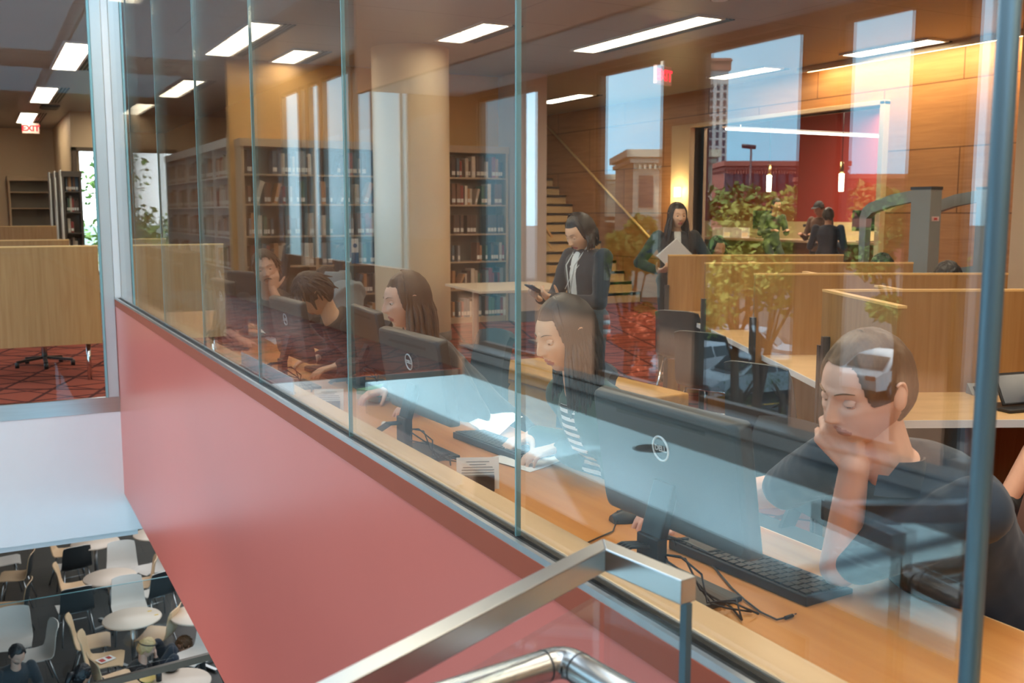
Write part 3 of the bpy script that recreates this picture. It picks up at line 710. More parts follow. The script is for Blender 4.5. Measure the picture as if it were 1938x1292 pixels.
# ---------------------------------------------------------------- study carrels (rows of maple panels)
CR = radians(-26.)
def lat(D, l): p = V((sin(YAW)*D+cos(YAW)*l, cos(YAW)*D-sin(YAW)*l, 0)); return p
cl = [(4.8, 1.5, 'nearest study carrel, its maple panel behind the man resting his chin'), (6.1, 1.48, 'second study carrel row from the front, maple panel with a black-haired head behind it'),
      (7.45, 1.435, 'third study carrel row, maple panel behind the empty charcoal chair'), (8.87, 1.38, 'rearmost study carrel row, maple panel in front of the woman carrying a folder')]
for k, (D, l, lab) in enumerate(cl):
    p = lat(D, l); t = thing('study_carrel', lab, 'study carrel', p, CR, 'study carrels right of the desk')
    ln = 3.2 if k == 0 else 1.56
    MB().box(0, 0, .03 if k == 0 else 0, ln, .035, 1.225).build('panel', M_carrel, t)
    MB().box(-.002, -.002, 1.225, ln+.002, .037, 1.236).build('top_edge', M_edge, t)
    MB().box(.5, .036, .0, .535, .66, 1.20).build('divider', M_carrel, t)
    MB().box(.499, .036, 1.20, .536, .66, 1.211).build('top_edge', M_edge, t)
    dp = .66 if k == 0 else 1.2
    wt = MB().box(.06, -dp, .705, .44, -.001, .735)
    wt.box(.44, -.66, .705, ln, -.001, .735)
    wt.build('worktop', M_worktop, t)
    MB().box(.056, -dp-.006, .703, .44 if k else ln, -dp, .736).box(.052, -dp, .703, .06, 0, .736).build('edge_strip', M_white, t)
    MB().box(.40, -.6, .05, .42, -.02, .703).build('modesty_panel', M_dgrey, t)
    MB().box(-.03, -.03, 0, .005, .0, .97).build('post', mat('post_grey', (.07, .07, .075), .4, .4), t)
    if k == 0:
        MB().box(.0, -.84, .0, .035, 0, 1.225).build('wing_panel', M_carrel, t)
        MB().box(-.002, -.842, 1.225, .037, 0, 1.236).build('top_edge', M_edge, t)
        MB().box(-.035, -.10, 0, -.002, -.07, 1.02).build('post', MATS['post_grey'], t)
    MB().box(ln-.1, -dp*.8, 0, ln-.06, -.1, .7).build('leg', M_alu, t)
# charcoal chairs beside the carrels
p = lat(8.2, 1.47); shell_chair('empty charcoal shell chair with chrome legs left of the rear carrels', p.x, p.y, radians(-26-40), metal=M_chrome)
p = lat(6.75, 1.40); shell_chair('charcoal shell chair between the second and third carrel rows, over the reflected van', p.x, p.y, radians(-70))
p = lat(5.35, 1.45); shell_chair('charcoal shell chair just left of the chin-resting man\'s head', p.x, p.y, radians(-75))
# left-hand carrels by the corner post
for k, (y, x0, x1, z, lab) in enumerate([(10.3, -.08, 1.0, 1.285, 'wide maple carrel panel facing the void left of the corner post'), (13.4, -.02, .98, 1.27, 'second maple carrel panel behind the wide one at the left'),
                                         (19.2, -.1, 1.22, 1.37, 'third and farthest maple carrel panel at the left')]):
    t = thing('study_carrel', lab, 'study carrel', (x0, y, 0), 0)
    MB().box(0, 0, .36, x1-x0, .04, z).build('panel', M_carrel, t)
    MB().box(-.002, -.002, z, x1-x0+.002, .06, z+.012).build('top_edge', M_edge, t)
    for xx in (.12, x1-x0-.12): MB().tube([(xx, .1, 0), (xx, .1, .36)], .022, 10).build('leg', M_chrome, t)
    MB().box(0, .041, .705, x1-x0, .7, .735).build('worktop', M_worktop, t)
    for xx in (.02, x1-x0-.06): MB().box(xx, .041, .36, xx+.04, .72, z-.002).build('side_panel', M_carrel, t)
t = office_chair('dark swivel chair mostly hidden behind the wide maple panel at the left', .55, 11.6, pi, .95)

# ---------------------------------------------------------------- power unit, tablet on the nearest carrel desk
q = onZ(1866, 746, .735); t = thing('power_outlet', 'slanted grey desk power outlet with two sockets on the nearest carrel', 'power outlet', (q.x, q.y, .7355), CR)
MB().add([(-.08, -.03, 0), (.08, -.03, 0), (.08, .04, 0), (-.08, .04, 0), (-.08, .03, .05), (.08, .03, .05)], [(3, 2, 1, 0), (0, 1, 5, 4), (1, 2, 5), (0, 4, 3), (2, 3, 4, 5)]).build('housing', mat('outlet_grey', (.28, .27, .26), .4), t)
for sx in (-.038, .038): MB().obox((sx, -.003, .026), (.045, .03, .004), Matrix.Rotation(radians(40), 3, 'X')).build('socket', M_black, t)
q = onZ(1900, 775, .735); t = thing('tablet', 'dark tablet propped in a folding case on the nearest carrel desk at the right edge', 'tablet', (q.x+.02, q.y, .7355), CR+.3)
MB().obox((.05, 0, .008), (.24, .17, .014)).build('case', M_black, t, bevel=.004)
MB().obox((.08, .03, .085), (.22, .01, .15), Matrix.Rotation(radians(-28), 3, 'X')).build('display', M_black, t, bevel=.003)
MB().obox((.08, .0235, .0855), (.2, .002, .13), Matrix.Rotation(radians(-28), 3, 'X')).build('screen', mat('grey_screen', (.12, .14, .17), .15), t)

# ---------------------------------------------------------------- security gates before the oak wall
M_gate = mat('gate_grey', srgb(140, 142, 140), .45, .2, noise=.04)
def gate(lab, x, y, rz):
    """pedestal: thick near upright, thin far upright, arched head, solid foot. local +y runs away"""
    t = thing('security_gate', lab, 'security gate', (x, y, 0), rz, None)
    out = [(0, 0), (.78, 0), (.80, 1.1), (.80, 1.56), (.77, 1.64), (.70, 1.69), (.45, 1.765), (.2, 1.80), (.0, 1.81)]
    inn = [(.2, 1.14), (.2, 1.70), (.45, 1.66), (.66, 1.60), (.72, 1.55), (.73, 1.06)]
    b = MB(); f = lambda u, v, d: (d, u, v)
    # frame as strips around the window
    b.prism([(0, 0), (.2, 0), (.2, 1.81), (0, 1.81)], f, -.07, .07)
    b.prism([(.2, 0), (.78, 0), (.79, 1.06), (.73, 1.06), (.2, 1.14)], f, -.035, .035)
    b.prism([(.73, 1.06), (.79, 1.06), (.80, 1.56), (.77, 1.64), (.70, 1.69), (.66, 1.60), (.72, 1.55)], f, -.035, .035)
    b.prism([(.70, 1.69), (.45, 1.765), (.2, 1.80), (.2, 1.70), (.45, 1.66), (.66, 1.60)], f, -.035, .035)
    b.build('frame', M_gate, t)
    MB().box(-.075, -.005, 1.80, .075, .21, 1.825).build('cap', M_dark, t)
    MB().box(-.045, -.004, 1.53, .045, .0, 1.57).build('badge', M_exitb, t)
    MB().box(-.02, -.006, 1.54, .02, -.003, 1.56).build('badge_mark', mat('badge_red', srgb(190, 40, 40), .5), t)
    MB().box(-.16, -.05, 0, .16, .86, .03).build('foot', M_gate, t)
p = lat(8.7, 3.64); gate('grey security gate pedestal left of the near blue-grey post', p.x, p.y, radians(1))
p = lat(8.7, 4.21); gate('grey security gate pedestal behind the near blue-grey post', p.x, p.y, radians(1))
pr = lat(8.9, 3.55); pl = lat(8.9, 4.0)

# ---------------------------------------------------------------- lobby beyond the opening
t = thing('reception_counter', 'dark wood reception counter with a pale top seen through the opening', 'counter', (13.2, 14.0, 0))
MB().box(13.2, 9.9, 0, 13.26, 17.6, 1.07).build('front_panel', wood('walnut_front', srgb(96, 60, 40), srgb(116, 76, 52), .4, (8, .8, 8)), t, w=True)
MB().box(13.14, 9.85, 1.07, 13.9, 17.65, 1.11).build('worktop', mat('pale_top', srgb(196, 170, 140), .35), t, w=True)
MB().box(13.8, 9.9, 0, 13.86, 17.6, 1.07).build('back_panel', MATS['walnut_front'], t, w=True)
t = thing('back_counter', 'long lit cream cabinet along the red lobby wall', 'cabinet', (15.0, 13.5, 0))
MB().box(14.85, 8, 0, 15.39, 19.8, .98).build('body', M_beige, t, w=True)
MB().box(14.8, 8, .98, 15.39, 19.8, 1.02).build('worktop', M_white, t, w=True)
MB().box(15.33, 8, 1.02, 15.39, 19.8, 1.42).build('splashback', mat('cream_tile', srgb(240, 214, 160), .4, noise=.02), t, w=True)
def lobby_monitor(lab, y, z=1.11):
    t = thing('counter_monitor', lab, 'monitor', (13.55, y, z), radians(-80))
    MB().obox((0, 0, .36), (.56, .04, .36)).build('housing', M_black, t, bevel=.006)
    MB().box(-.05, -.01, 0, .05, .02, .3).build('stand_neck', M_black, t); MB().box(-.14, -.09, 0, .14, .1, .012).build('stand_base', M_black, t)
lobby_monitor('large black monitor on the reception counter before the seated clerk', 15.08)
lobby_monitor('black monitor at the right end of the reception counter', 12.53)
def pendant(lab, x, y, z):
    t = thing('pendant_lamp', lab, 'pendant lamp', (x, y, z), 0, 'slim pendant lamps over the reception counter')
    MB().tube([(0, 0, .5), (0, 0, CH-z)], .006, 6).build('cord', M_black, t)
    MB().tube([(0, 0, .30), (0, 0, .5)], .035, 12).build('socket', mat('brass', (.6, .45, .2), .3, 1.), t)
    MB().lathe([(0, 0), (.04, .0), (.045, .3), (0, .3)], n=16).build('lamp_shade', emis('pendant_glow', (1., .85, .6), 9.), t)
pendant('glowing slim pendant lamp above the seated clerk', 13.2, 14.61, 2.0)
pendant('glowing slim pendant lamp above the person in a cap', 13.2, 12.81, 1.97)
t = thing('linear_light', 'thin white linear light running across the lobby above the counter', 'ceiling light', (13.1, 13.35, 3.0))
MB().box(-2.0, -.025, -.03, 1.9, .025, 0).build('diffuser', M_lampw, t); MB().box(-2.05, -.04, 0, 1.95, .04, .03).build('frame', M_white, t)
for xx in (-1.7, 1.6): MB().tube([(xx, 0, .03), (xx, 0, CH-3.0)], .006, 6).build('hanger', M_alu, t)
for y, lab in ((16.3, 'white document tray on the reception counter beside the walking woman'), (15.75, 'open paper box on the reception counter left of the large monitor')):
    t = thing('paper_tray', lab, 'tray', (13.5, y, 1.11), radians(10))
    MB().box(-.12, -.15, 0, .12, .15, .02).box(-.12, -.15, 0, -.11, .15, .2).box(.11, -.15, 0, .12, .15, .2).box(-.12, .14, 0, .12, .15, .2).build('tray', M_paper, t)
    MB().box(-.1, -.13, .02, .1, .13, .1).build('paper_stack', mat('cream_paper', srgb(230, 214, 180), .7), t)
for y, lab in ((13.75, 'small curved desk lamp beside the large counter monitor'), (12.0, 'small curved desk lamp at the right end of the counter')):
    t = thing('desk_lamp', lab, 'lamp', (13.45, y, 1.11))
    MB().lathe([(0, 0), (.06, 0), (.06, .015), (0, .015)], n=14).build('base', M_black, t)
    MB().tube([(0, 0, .01), (0, .0, .18), (0, .03, .25), (0, .1, .27)], .008, 8).build('arm', M_black, t)
    MB().tube([(0, .1, .275), (0, .17, .262)], [.015, .03], 10).build('lamp_shade', M_black, t)

# ---------------------------------------------------------------- open staircase beside the oak wall
t = thing('staircase', 'open staircase of pale treads climbing left along the oak wall', 'staircase', (9.7, 16.7, 0))
M_tread = mat('pale_stone_tread', srgb(214, 188, 146), .5, noise=.06)
n = 19
for k in range(n):
    y = 15.0+k*.265; z = .178*(k+1)
    MB().box(8.7, y, z-.178, 10.58, y+.03, z).box(8.7, y, z-.05, 10.58, y+.30, z).build('step', M_tread, t, w=True)
s = MB(); s.prism([(14.9, -.0), (15.3, 0), (20.1, 3.1), (20.1, 3.66), (14.9, .26)], lambda u, v, d: (d, u, v), 8.62, 8.69); s.build('stringer', M_tread, t, w=True)
g = MB(); g.prism([(15.0, .3), (20.0, 3.66), (20.0, 4.4-.9), (20, 3.55), (16.0, 1.95), (15.0, 1.25)][:2]+[(20.0, 3.59), (18.4, 3.58), (15.0, 1.25)], lambda u, v, d: (d, u, v), 8.648, 8.66); g.build('glass_panel', M_pane2, t, w=True)
MB().tube([(8.655, 14.9, 1.2), (8.655, 18.45, 3.55)], .025, 10).tube([(8.655, 14.9, 1.0), (8.655, 18.5, 3.38)], .012, 10).build('handrail', M_edge, t, w=True)
MB().tube([(10.5, 14.62, 1.165), (10.5, 18.6, 3.57)], .022, 10).build('wall_handrail', mat('pale_brass', srgb(250, 214, 150), .35, .3), t, w=True)

q = onY(672, 475, 13.2); t = thing('shelf_sign', 'narrow white and blue sign hanging on the wide bookcase left of the column', 'sign', (q.x, 13.2, q.z))
MB().box(-.05, 0, -.17, .05, .006, .17).build('card', M_paper, t); MB().box(-.05, -.001, -.17, .05, 0, -.02).tube([(0, -.001, .075), (0, -.0005, .075)], .03, 14).build('print', mat('sign_blue', srgb(30, 90, 150), .5), t)
for y0, lab in ((365, 'upper white notice pinned to the end of the white-framed bookcase'), (398, 'lower white notice pinned to the end of the white-framed bookcase')):
    q = onY(445, y0, 13.915); t = thing('notice', lab, 'notice', (3.16, 13.915, q.z)); MB().box(-.09, 0, -.11, .09, .004, .11).build('sheet', M_paper, t)
# ---------------------------------------------------------------- stainless guard and round handrail in the foreground
t = thing('guard_rail', 'square stainless guard rail with glass infill in the foreground', 'guard rail', (.6, 1.1, 0))
zt = 1.10
c0, c1, c2 = onZ(1143, 1028, zt), onZ(640, 1286, zt), onZ(1304, 1094, zt)
d = (c1-c0).normalized(); c1 = c0+d*2.9
d2 = (c2-c0).normalized()
off = V((0, 0, -.018))
rl = MB()
def rail(p, q, n0, n1, w=.03, h=.036):
    a = [p-n0*w/2, p+n0*w/2]; b = [q-n1*w/2, q+n1*w/2]
    vs = []
    for e, f in ((a, b),):
        for dz in (-h, 0): vs += [V((e[0].x, e[0].y, zt+dz)), V((e[1].x, e[1].y, zt+dz)), V((f[1].x, f[1].y, zt+dz)), V((f[0].x, f[0].y, zt+dz))]
    rl.add(vs, [(0, 1, 2, 3), (7, 6, 5, 4), (0, 4, 5, 1), (1, 5, 6, 2), (2, 6, 7, 3), (3, 7, 4, 0)])
n1 = V((-d.y, d.x, 0)); n2 = V((-d2.y, d2.x, 0))
if n1.dot(d2) > 0: n1 = -n1
if n2.dot(d) > 0: n2 = -n2
mi = (n1+n2).normalized(); mi = mi/ max(.3, mi.dot(n1))
rail(c0, c1, mi, n1); rail(c0, c2, mi, n2)
rl.build('top_rail', mat('satin_steel', (.46, .47, .47), .30, 1., noise=.1, scale=40, stretch=(.1, .1, 1)), t, w=True, bevel=.002)
g = MB(); e = V((0, 0, zt-.036))
def panel(p, q): b = MB(); b.bar(V((p.x, p.y, .3)), V((q.x, q.y, .3)), .012, 1.44, upv=(0, 0, 1)); return b
a, b = c0+d*.02, c0+d*.62
panel(a, b).build('glass_panel', M_pane2, t, w=True)
panel(b+d*.008, c1).build('glass_panel', M_pane2, t, w=True)
panel(c0+d2*.01, c2-d2*.012).build('glass_panel', M_pane2, t, w=True)
p = c0+d*.614
MB().bar((p.x, p.y, -.42), (p.x, p.y, zt-.036), .006, .012, upv=(0, 1, 0)).build('glass_edge', M_dark, t, w=True)
p = c2-d2*.004
MB().bar((p.x, p.y, -.42), (p.x, p.y, zt-.036), .010, .014, upv=(0, 1, 0)).build('end_post', M_blue, t, w=True)
t = thing('handrail', 'round satin steel handrail below the square guard rail at the bottom edge', 'handrail', (.6, 1.0, 0))
zr = .97
k0, k1, k2 = onZ(1068, 1248, zr), onZ(905, 1300, zr), onZ(1165, 1306, zr)
u1 = (k1-k0).normalized(); u2 = (k2-k0).normalized()
pts = [k0+u1*2.8, k0+u1*.3, k0+u1*.028]+[k0+u1*.028*(1-s)**2+u2*.028*s*s for s in (.25, .5, .75)]+[k0+u2*.028, k0+u2*.12, k0+u2*.34]
MB().tube(pts, .0225, 24).build('rail', mat('satin_steel_round', (.5, .51, .51), .27, 1., noise=.06), t, w=True)
for q in (k0+u1*.035, k0+u2*.035):
    uu = u1 if (q-k0).dot(u1) > .03 else u2
    MB().tube([q-uu*.0015, q+uu*.0015], .0229, 24).build('joint_ring', M_dgrey, t, w=True)
q = k0+u1*.3; MB().tube([q, q+V((0, 0, -.05)), q+V((.03, .06, -.06))], .006, 8).build('bracket', M_steel, t, w=True)
# lower flight rail and glass seen over the cafe
t = thing('stair_rail', 'brown steel stair rail crossing above the cafe tables at the lower left', 'stair rail', (.3, 6, -2.5))
a, b = onZ(130, 1310, -2.6), onZ(410, 1238, -2.3)
MB().bar(a, b, .05, .06).build('rail', mat('bronze_steel', (.16, .13, .10), .4, .6), t, w=True)
pa = onZ(-10, 1146, -2.6); pb = onZ(322, 1090, -2.6)
t = thing('stair_glass', 'clear glass panel edge crossing above the cafe floor at the lower left', 'glass panel', pa)
gp = MB(); gp.bar(pa-V((0, 0, .5)), pb-V((0, 0, .5)), .012, 1.0); gp.build('pane', M_pane2, t, w=True)
MB().bar(pa+V((0, 0, .002)), pb+V((0, 0, .002)), .013, .006).build('glass_edge', M_gedge, t, w=True)
# ---------------------------------------------------------------- people
def skin(name, c): return mat(name, srgb(*c), .5, noise=.05, scale=30, spec=.35)
SK_A = skin('skin_fair', (226, 178, 156)); SK_B = skin('skin_light', (222, 178, 148)); SK_C = skin('skin_warm', (208, 156, 128))
LIPM = mat('lip_tone_pale', srgb(196, 134, 118), .45, noise=.05)
LIPS = mat('lip_tone', srgb(180, 100, 96), .4, noise=.05)
SCLERA = mat('eye_white', (.72, .70, .68), .2, noise=.02); IRIS = mat('eye_iris', (.03, .022, .018), .15)
def hairm(name, c): return mat(name, srgb(*c), .42, noise=.3, scale=60, stretch=(3, 3, .15), spec=.5)
H_BLACK = hairm('hair_black', (28, 27, 30)); H_BROWN = hairm('hair_brown', (84, 60, 44)); H_DARK = hairm('hair_dark_brown', (48, 36, 30)); H_BLOND = hairm('hair_blond', (204, 172, 122))
H_LIGHTB = hairm('hair_light_brown', (112, 80, 54))
def cloth(name, c, **k): return mat(name, srgb(*c), .85, noise=.12, scale=50, sheen=.15, **k)
TEX = bpy.data.textures.new('fold_noise', 'CLOUDS'); TEX.noise_scale = .11; TEX.noise_depth = 2

def sstep(a, b, x):
    t = max(0., min(1., (x-a)/(b-a))); return t*t*(3-2*t)
def gs(x, c, s): return exp(-((x-c)/s)**2)
def head_pt(a, t, fem=0., feat=True, k=1.):
    """head surface in head space: +y face, +z up, eyes at z = 0"""
    cz = cos(t); st = (1-abs(cz)**(2.5 if cz < 0 else 2.1))**(1/(2.5 if cz < 0 else 2.1))
    z = .118*cz; ca, sa = cos(a), sin(a)
    n = 2.25; rr = 1/((abs(ca)**n+abs(sa)**n)**(1/n))
    rx = .0745; ry = .094 if sa > 0 else .102
    s = sstep(-.012, -.118, z)
    rx *= 1-(.33+.05*fem)*s; ry *= (1-.05*s) if sa > 0 else (1-.58*sstep(-.03, -.115, z))
    x = rx*rr*st*ca; y = ry*rr*st*sa
    if sa > 0 and z > .03: y -= .014*sstep(.04, .11, z)*sa
    if feat and y > .02:
        w = sstep(.02, .055, y); ax = abs(x)
        y -= w*.0115*gs(ax, .032, .017)*gs(z, .001, .0125)
        y += w*(.0045-.003*fem)*gs(ax, .026, .022)*gs(z, .021, .0075)
        hz = 0
        if -.050 < z < .03:
            hz = (.004+.021*sstep(.022, -.035, z))*(1-sstep(-.037, -.0475, z))
        y += w*hz*exp(-(x/(.0078+.005*sstep(.0, -.036, z)))**2)*(1-.12*fem)
        y += w*.0095*gs(ax, .0125, .006)*gs(z, -.0385, .0065)
        y += w*.004*gs(ax, .044, .02)*gs(z, -.022, .018)
        y += w*(.0055*gs(x, 0, .021)*gs(z, -.0655, .0052)+.0062*gs(x, 0, .018)*gs(z, -.0765, .006)-.0045*gs(x, 0, .024)*gs(z, -.0708, .0018))
        y -= w*.004*gs(x, 0, .022)*gs(z, -.088, .006); y += w*.007*gs(x, 0, .022)*gs(z, -.104, .012)
        y -= w*.003*gs(ax, .03, .012)*gs(z, -.07, .02)
    return V((x, y, z))*k
def add_head(b, M, fem=0., hi=True, stubble=False):
    nu, nv = (112, 92) if hi else (48, 40); vs = []; uv = []
    for i in range(nv+1):
        t = pi*i/nv
        for j in range(nu): a = 2*pi*j/nu; p = head_pt(a, t, fem); vs.append(M@p); uv.append(p)
    o = len(b.v); fs = []; ms = []
    for i in range(nv):
        for j in range(nu):
            q = (i*nu+j, (i+1)*nu+j, (i+1)*nu+(j+1) % nu, i*nu+(j+1) % nu); c = sum((uv[k] for k in q), V())/4
            m = 0; wlip = .0235*sqrt(max(0, 1-((c.z+.071)/.0125)**2))
            if c.y > .06 and abs(c.x) < wlip: m = 1
            elif stubble and c.y > .03 and -.117 < c.z < -.045 and not (abs(c.x) < .026 and c.z > -.082 and c.z < -.062): m = 2
            elif stubble and c.y > -.02 and c.z < -.03 and c.z > -.11 and c.y <= .03: m = 2
            fs.append(q); ms.append(m)
    b.v += vs; b.f += [tuple(x+o for x in f) for f in fs]; b.m += ms; b.sm += [True]*len(fs)
    for s in (-1, 1):   # ears
        R = M.to_3x3()@Matrix.Rotation(s*.35, 3, 'Z'); c = M@V((s*.0755, -.012, -.006))
        b.ell(c, (.009, .017, .031), R, 14, 10)
        if hi:
            pts = [M@V((s*(.079+.006*sin(u)), -.012-.018*cos(u)+.002, -.004+.031*sin(u))) for u in [(-.9+.3*k) for k in range(11)]]
            b.tube(pts, .0035, 6)
def eyeball(parent, inv, M, sx, gaze=(0, 0), lid=.1, fem=0.):
    y0 = head_pt(atan2(.09, sx*.032), pi/2, fem).y-.0075
    c = V((sx*.031, y0-.001, 0)); r = .0125; b = MB(); nu, nv = 16, 12
    g = V((gaze[0], 1, gaze[1])).normalized(); q = V((0, 0, 1)).rotation_difference(g); vs = []
    for i in range(nv+1):
        t = pi*i/nv
        for j in range(nu): a = 2*pi*j/nu; vs.append(M@(c+q@V((sin(t)*cos(a), sin(t)*sin(a), cos(t)))*r))
    for i in range(nv):
        b.add([], [], 0)
        for j in range(nu): b.f.append((i*nu+j, (i+1)*nu+j, (i+1)*nu+(j+1) % nu, i*nu+(j+1) % nu)); b.m.append(1 if i < 3 else 0); b.sm.append(True)
    b.v = vs; b.build('eye', [SCLERA, IRIS], parent, w=True)
def lids(b, M, closed=.0, fem=0.):
    """upper and lower lid shells; closed 0 (open) .. 1 (shut)"""
    for sx in (-1, 1):
        y0 = head_pt(atan2(.09, sx*.032), pi/2, fem).y-.0075; c = V((sx*.031, y0-.001, 0))
        for e0, e1 in ((radians(24-60*closed), radians(120)), (radians(-26-6*closed), radians(-120))):
            g = []
            for i in range(6):
                e = e0+(e1-e0)*i/5
                g.append([M@(c+V((.0155*u*1.05, (.0142-.004*u*u)*cos(e)*sqrt(max(.05, 1-.55*u*u)), .0142*sin(e)*sqrt(max(.05, 1-.75*u*u))))) for u in [k/5-1 for k in range(11)]])
            b.sheet(g, .0012 if e1 > 0 else -.0012, 0)
def brows(parent, M, m, fem=0., th=.0026):
    b = MB()
    for s in (-1, 1):
        pts = []
        for k in range(7):
            u = k/6; x = s*(.013+.036*u); z = .0195+.007*sin(u*2.4)-.002*u
            a = atan2(.085, x); t = math.acos(max(-1, min(1, z/.118))); p = head_pt(a, t, fem); pts.append(M@(p+V((0, .0012, 0))))
        b.tube(pts, [th*.7, th, th*1.1, th, th*.9, th*.7, th*.3], 6, flat=.6)
    b.build('eyebrow', m, parent, w=True)
def hair_cap(parent, M, m, front=.066, side=.0, back=-.085, fa=55, thick=.011, name='hair', bald=0., rough=.004, seed=1, w=True, extra=None):
    """close cap of hair: hairline at z=front within +-fa degrees of the face, lower at the sides and nape"""
    from mathutils import noise
    nu, nv = 112, 84; vin = []; keep = []
    b = MB()
    for i in range(nv+1):
        t = pi*i/nv
        for j in range(nu):
            a = 2*pi*j/nu; p = head_pt(a, t, 0, False); vin.append(p)
    def lim(p):
        ang = abs(math.degrees(atan2(p.x, p.y))); f1 = sstep(fa-14, fa+10, ang); z1 = front*(1-f1)+side*f1
        f2 = sstep(95, 130, ang); return z1*(1-f2)+back*f2
    vs = []; 
    for p in vin:
        d = p.z-lim(p); th = thick*sstep(-.004, .03, d)
        if bald and p.y > -.03 and p.z > .05: th *= max(0., 1-bald*sstep(-.03, .03, p.y))
        n = p.normalized(); nn = noise.noise(p*38+V((seed, 0, 0)))*rough+noise.noise(p*90)*rough*.5
        vs.append(M@(p+n*(th+.0012+nn)) if d > -.006 else M@(p-n*.01))
    def ok(p): 
        if p.z <= lim(p)-.002: return False
        if bald and p.z > .045 and p.y > .02+.035*(1-bald): return False
        return True
    fs = []
    for i in range(nv):
        for j in range(nu):
            q = (i*nu+j, (i+1)*nu+j, (i+1)*nu+(j+1) % nu, i*nu+(j+1) % nu)
            if any(ok(vin[k]) for k in q): fs.append(q)
    b.add(vs, fs, 0, True)
    if extra: extra(b)
    return b.build(name, m, parent, w=w)
def locks(b, M, a0, a1, n, length, part=0., r=.011, spread=.03, t0=6, seed=3, wave=.006, fem=1., puff=1.0, far=0):
    """hanging locks from the crown, over the head, then straight down"""
    rd = random.Random(seed)
    for side in (-1, 1):
        for k in range(n):
            b0 = a0+(far if side > 0 else 0); al = radians(b0+(a1-b0)*(k+.5)/n); a = pi/2-side*al
            pts = []; rs = []
            for t in (t0, 20, 36, 52, 68, 84, 98):
                p = head_pt(a, radians(t), 0, False); f = 1.0+.09*puff; p = V((p.x*f+part*max(0, 1-t/60), p.y*f, p.z*1.06+.004)); pts.append(M@p); rs.append(r*(.5+.5*min(1, t/40)))
            q = pts[-1]; dr = (M.to_3x3()@V((head_pt(a, pi/2, 0, False).x, head_pt(a, pi/2, 0, False).y, 0))); dr.z = 0; dr = dr.normalized()
            L = length*rd.uniform(.88, 1.05); ph = rd.uniform(0, 6)
            for i in range(1, 9):
                u = i/8; pts.append(q+V((0, 0, -L*u))+dr*(spread*sin(min(1, u*1.3)*pi/2)+wave*sin(ph+u*7))+V((wave*sin(ph*2+u*6), wave*cos(ph+u*5), 0))); rs.append(r*(1-.75*u**3))
            b.tube(pts, rs, 6, flat=.75)

def cap_(b, p0, p1, r0, r1, mi=0):
    b.tube([p0, p1], [r0, r1], 14, mi); b.ell(p0, (r0,)*3, None, 14, 10, mi); b.ell(p1, (r1,)*3, None, 14, 10, mi)
def ik(s, w, l1, l2, pole):
    s, w = V(s), V(w); d = w-s; L = min(d.length, (l1+l2)*.999); u = d.normalized(); x = (l1*l1-l2*l2+L*L)/(2*L); h = sqrt(max(0, l1*l1-x*x))
    p = V(pole); p = (p-u*p.dot(u)).normalized(); return s+u*x+p*h
def hand(b, w, d, n, side, curl, k=1., spread=.06, thumb=(.5, .35), tcurl=.5):
    """five unequal fingers; d: along the hand, n: where the palm faces, side: +1 right hand (thumb towards -d x n .. )"""
    d = V(d).normalized(); n = V(n); n = (n-d*n.dot(d)).normalized(); s = d.cross(n)*side; w = V(w)
    ln = [.074, .082, .076, .060]; mc = [.092, .094, .088, .080]; base = []
    for i in range(4):
        off = (1.5-i)*.0195*k; m = w+d*mc[i]*k+s*off; base.append(m)
        cap_(b, w+s*off*.55+d*.01, m, .0135*k, .0112*k)
        q = d+s*(1.5-i)*spread; q = q.normalized(); p = m; ang = 0; c = curl[i] if isinstance(curl[0], (tuple, list)) else curl; r = [.0092, .0094, .0088, .0078][i]*k
        for f, cc, rr in ((.46, c[0], 1.), (.30, c[1], .92), (.24, c[2], .82)):
            ang += cc; v = q*cos(ang)+n*sin(ang); e = p+v*ln[i]*f*k; cap_(b, p, e, r*rr, r*rr*.93); p = e
    v = (d*thumb[0]+s*(1-thumb[0]*.3)+n*thumb[1]).normalized(); p = w+s*.02*k+d*.018*k; e = p+v*.043*k; cap_(b, p, e, .0145*k, .0115*k)
    v2 = (v*cos(tcurl*.5)+(d*.8+n*.4).normalized()*sin(tcurl*.5)).normalized(); e2 = e+v2*.034*k; cap_(b, e, e2, .0105*k, .0095*k)
    v3 = (v2*cos(tcurl*.4)+(d*.8+n*.3).normalized()*sin(tcurl*.4)).normalized(); cap_(b, e2, e2+v3*.026*k, .0095*k, .0078*k)
def remesh(b, name, mats, parent, vox, smooth=3, fold=0., extra=None, w=False, mi_fn=None):
    me = b.mesh('tmp', mats); o = bpy.data.objects.new('tmp', me); COL.objects.link(o)
    r = o.modifiers.new('r', 'REMESH'); r.mode = 'VOXEL'; r.voxel_size = vox; r.use_smooth_shade = True
    s = o.modifiers.new('s', 'SMOOTH'); s.iterations = smooth; s.factor = .5
    if fold:
        d = o.modifiers.new('d', 'DISPLACE'); d.texture = TEX; d.strength = fold; d.mid_level = .5; d.texture_coords = 'LOCAL'
    bpy.context.view_layer.update(); dg = bpy.context.evaluated_depsgraph_get(); ev = o.evaluated_get(dg)
    m2 = bpy.data.meshes.new_from_object(ev); vs = [v.co.copy() for v in m2.vertices]; fs = [tuple(p.vertices) for p in m2.polygons]
    bpy.data.objects.remove(o); bpy.data.meshes.remove(me); bpy.data.meshes.remove(m2)
    c = MB(); c.add(vs, fs, 0, True)
    if mi_fn: c.m = [mi_fn(sum((vs[i] for i in f), V())/len(f)) for f in fs]
    if extra: extra(c)
    return c.build(name, mats, parent, w=w)
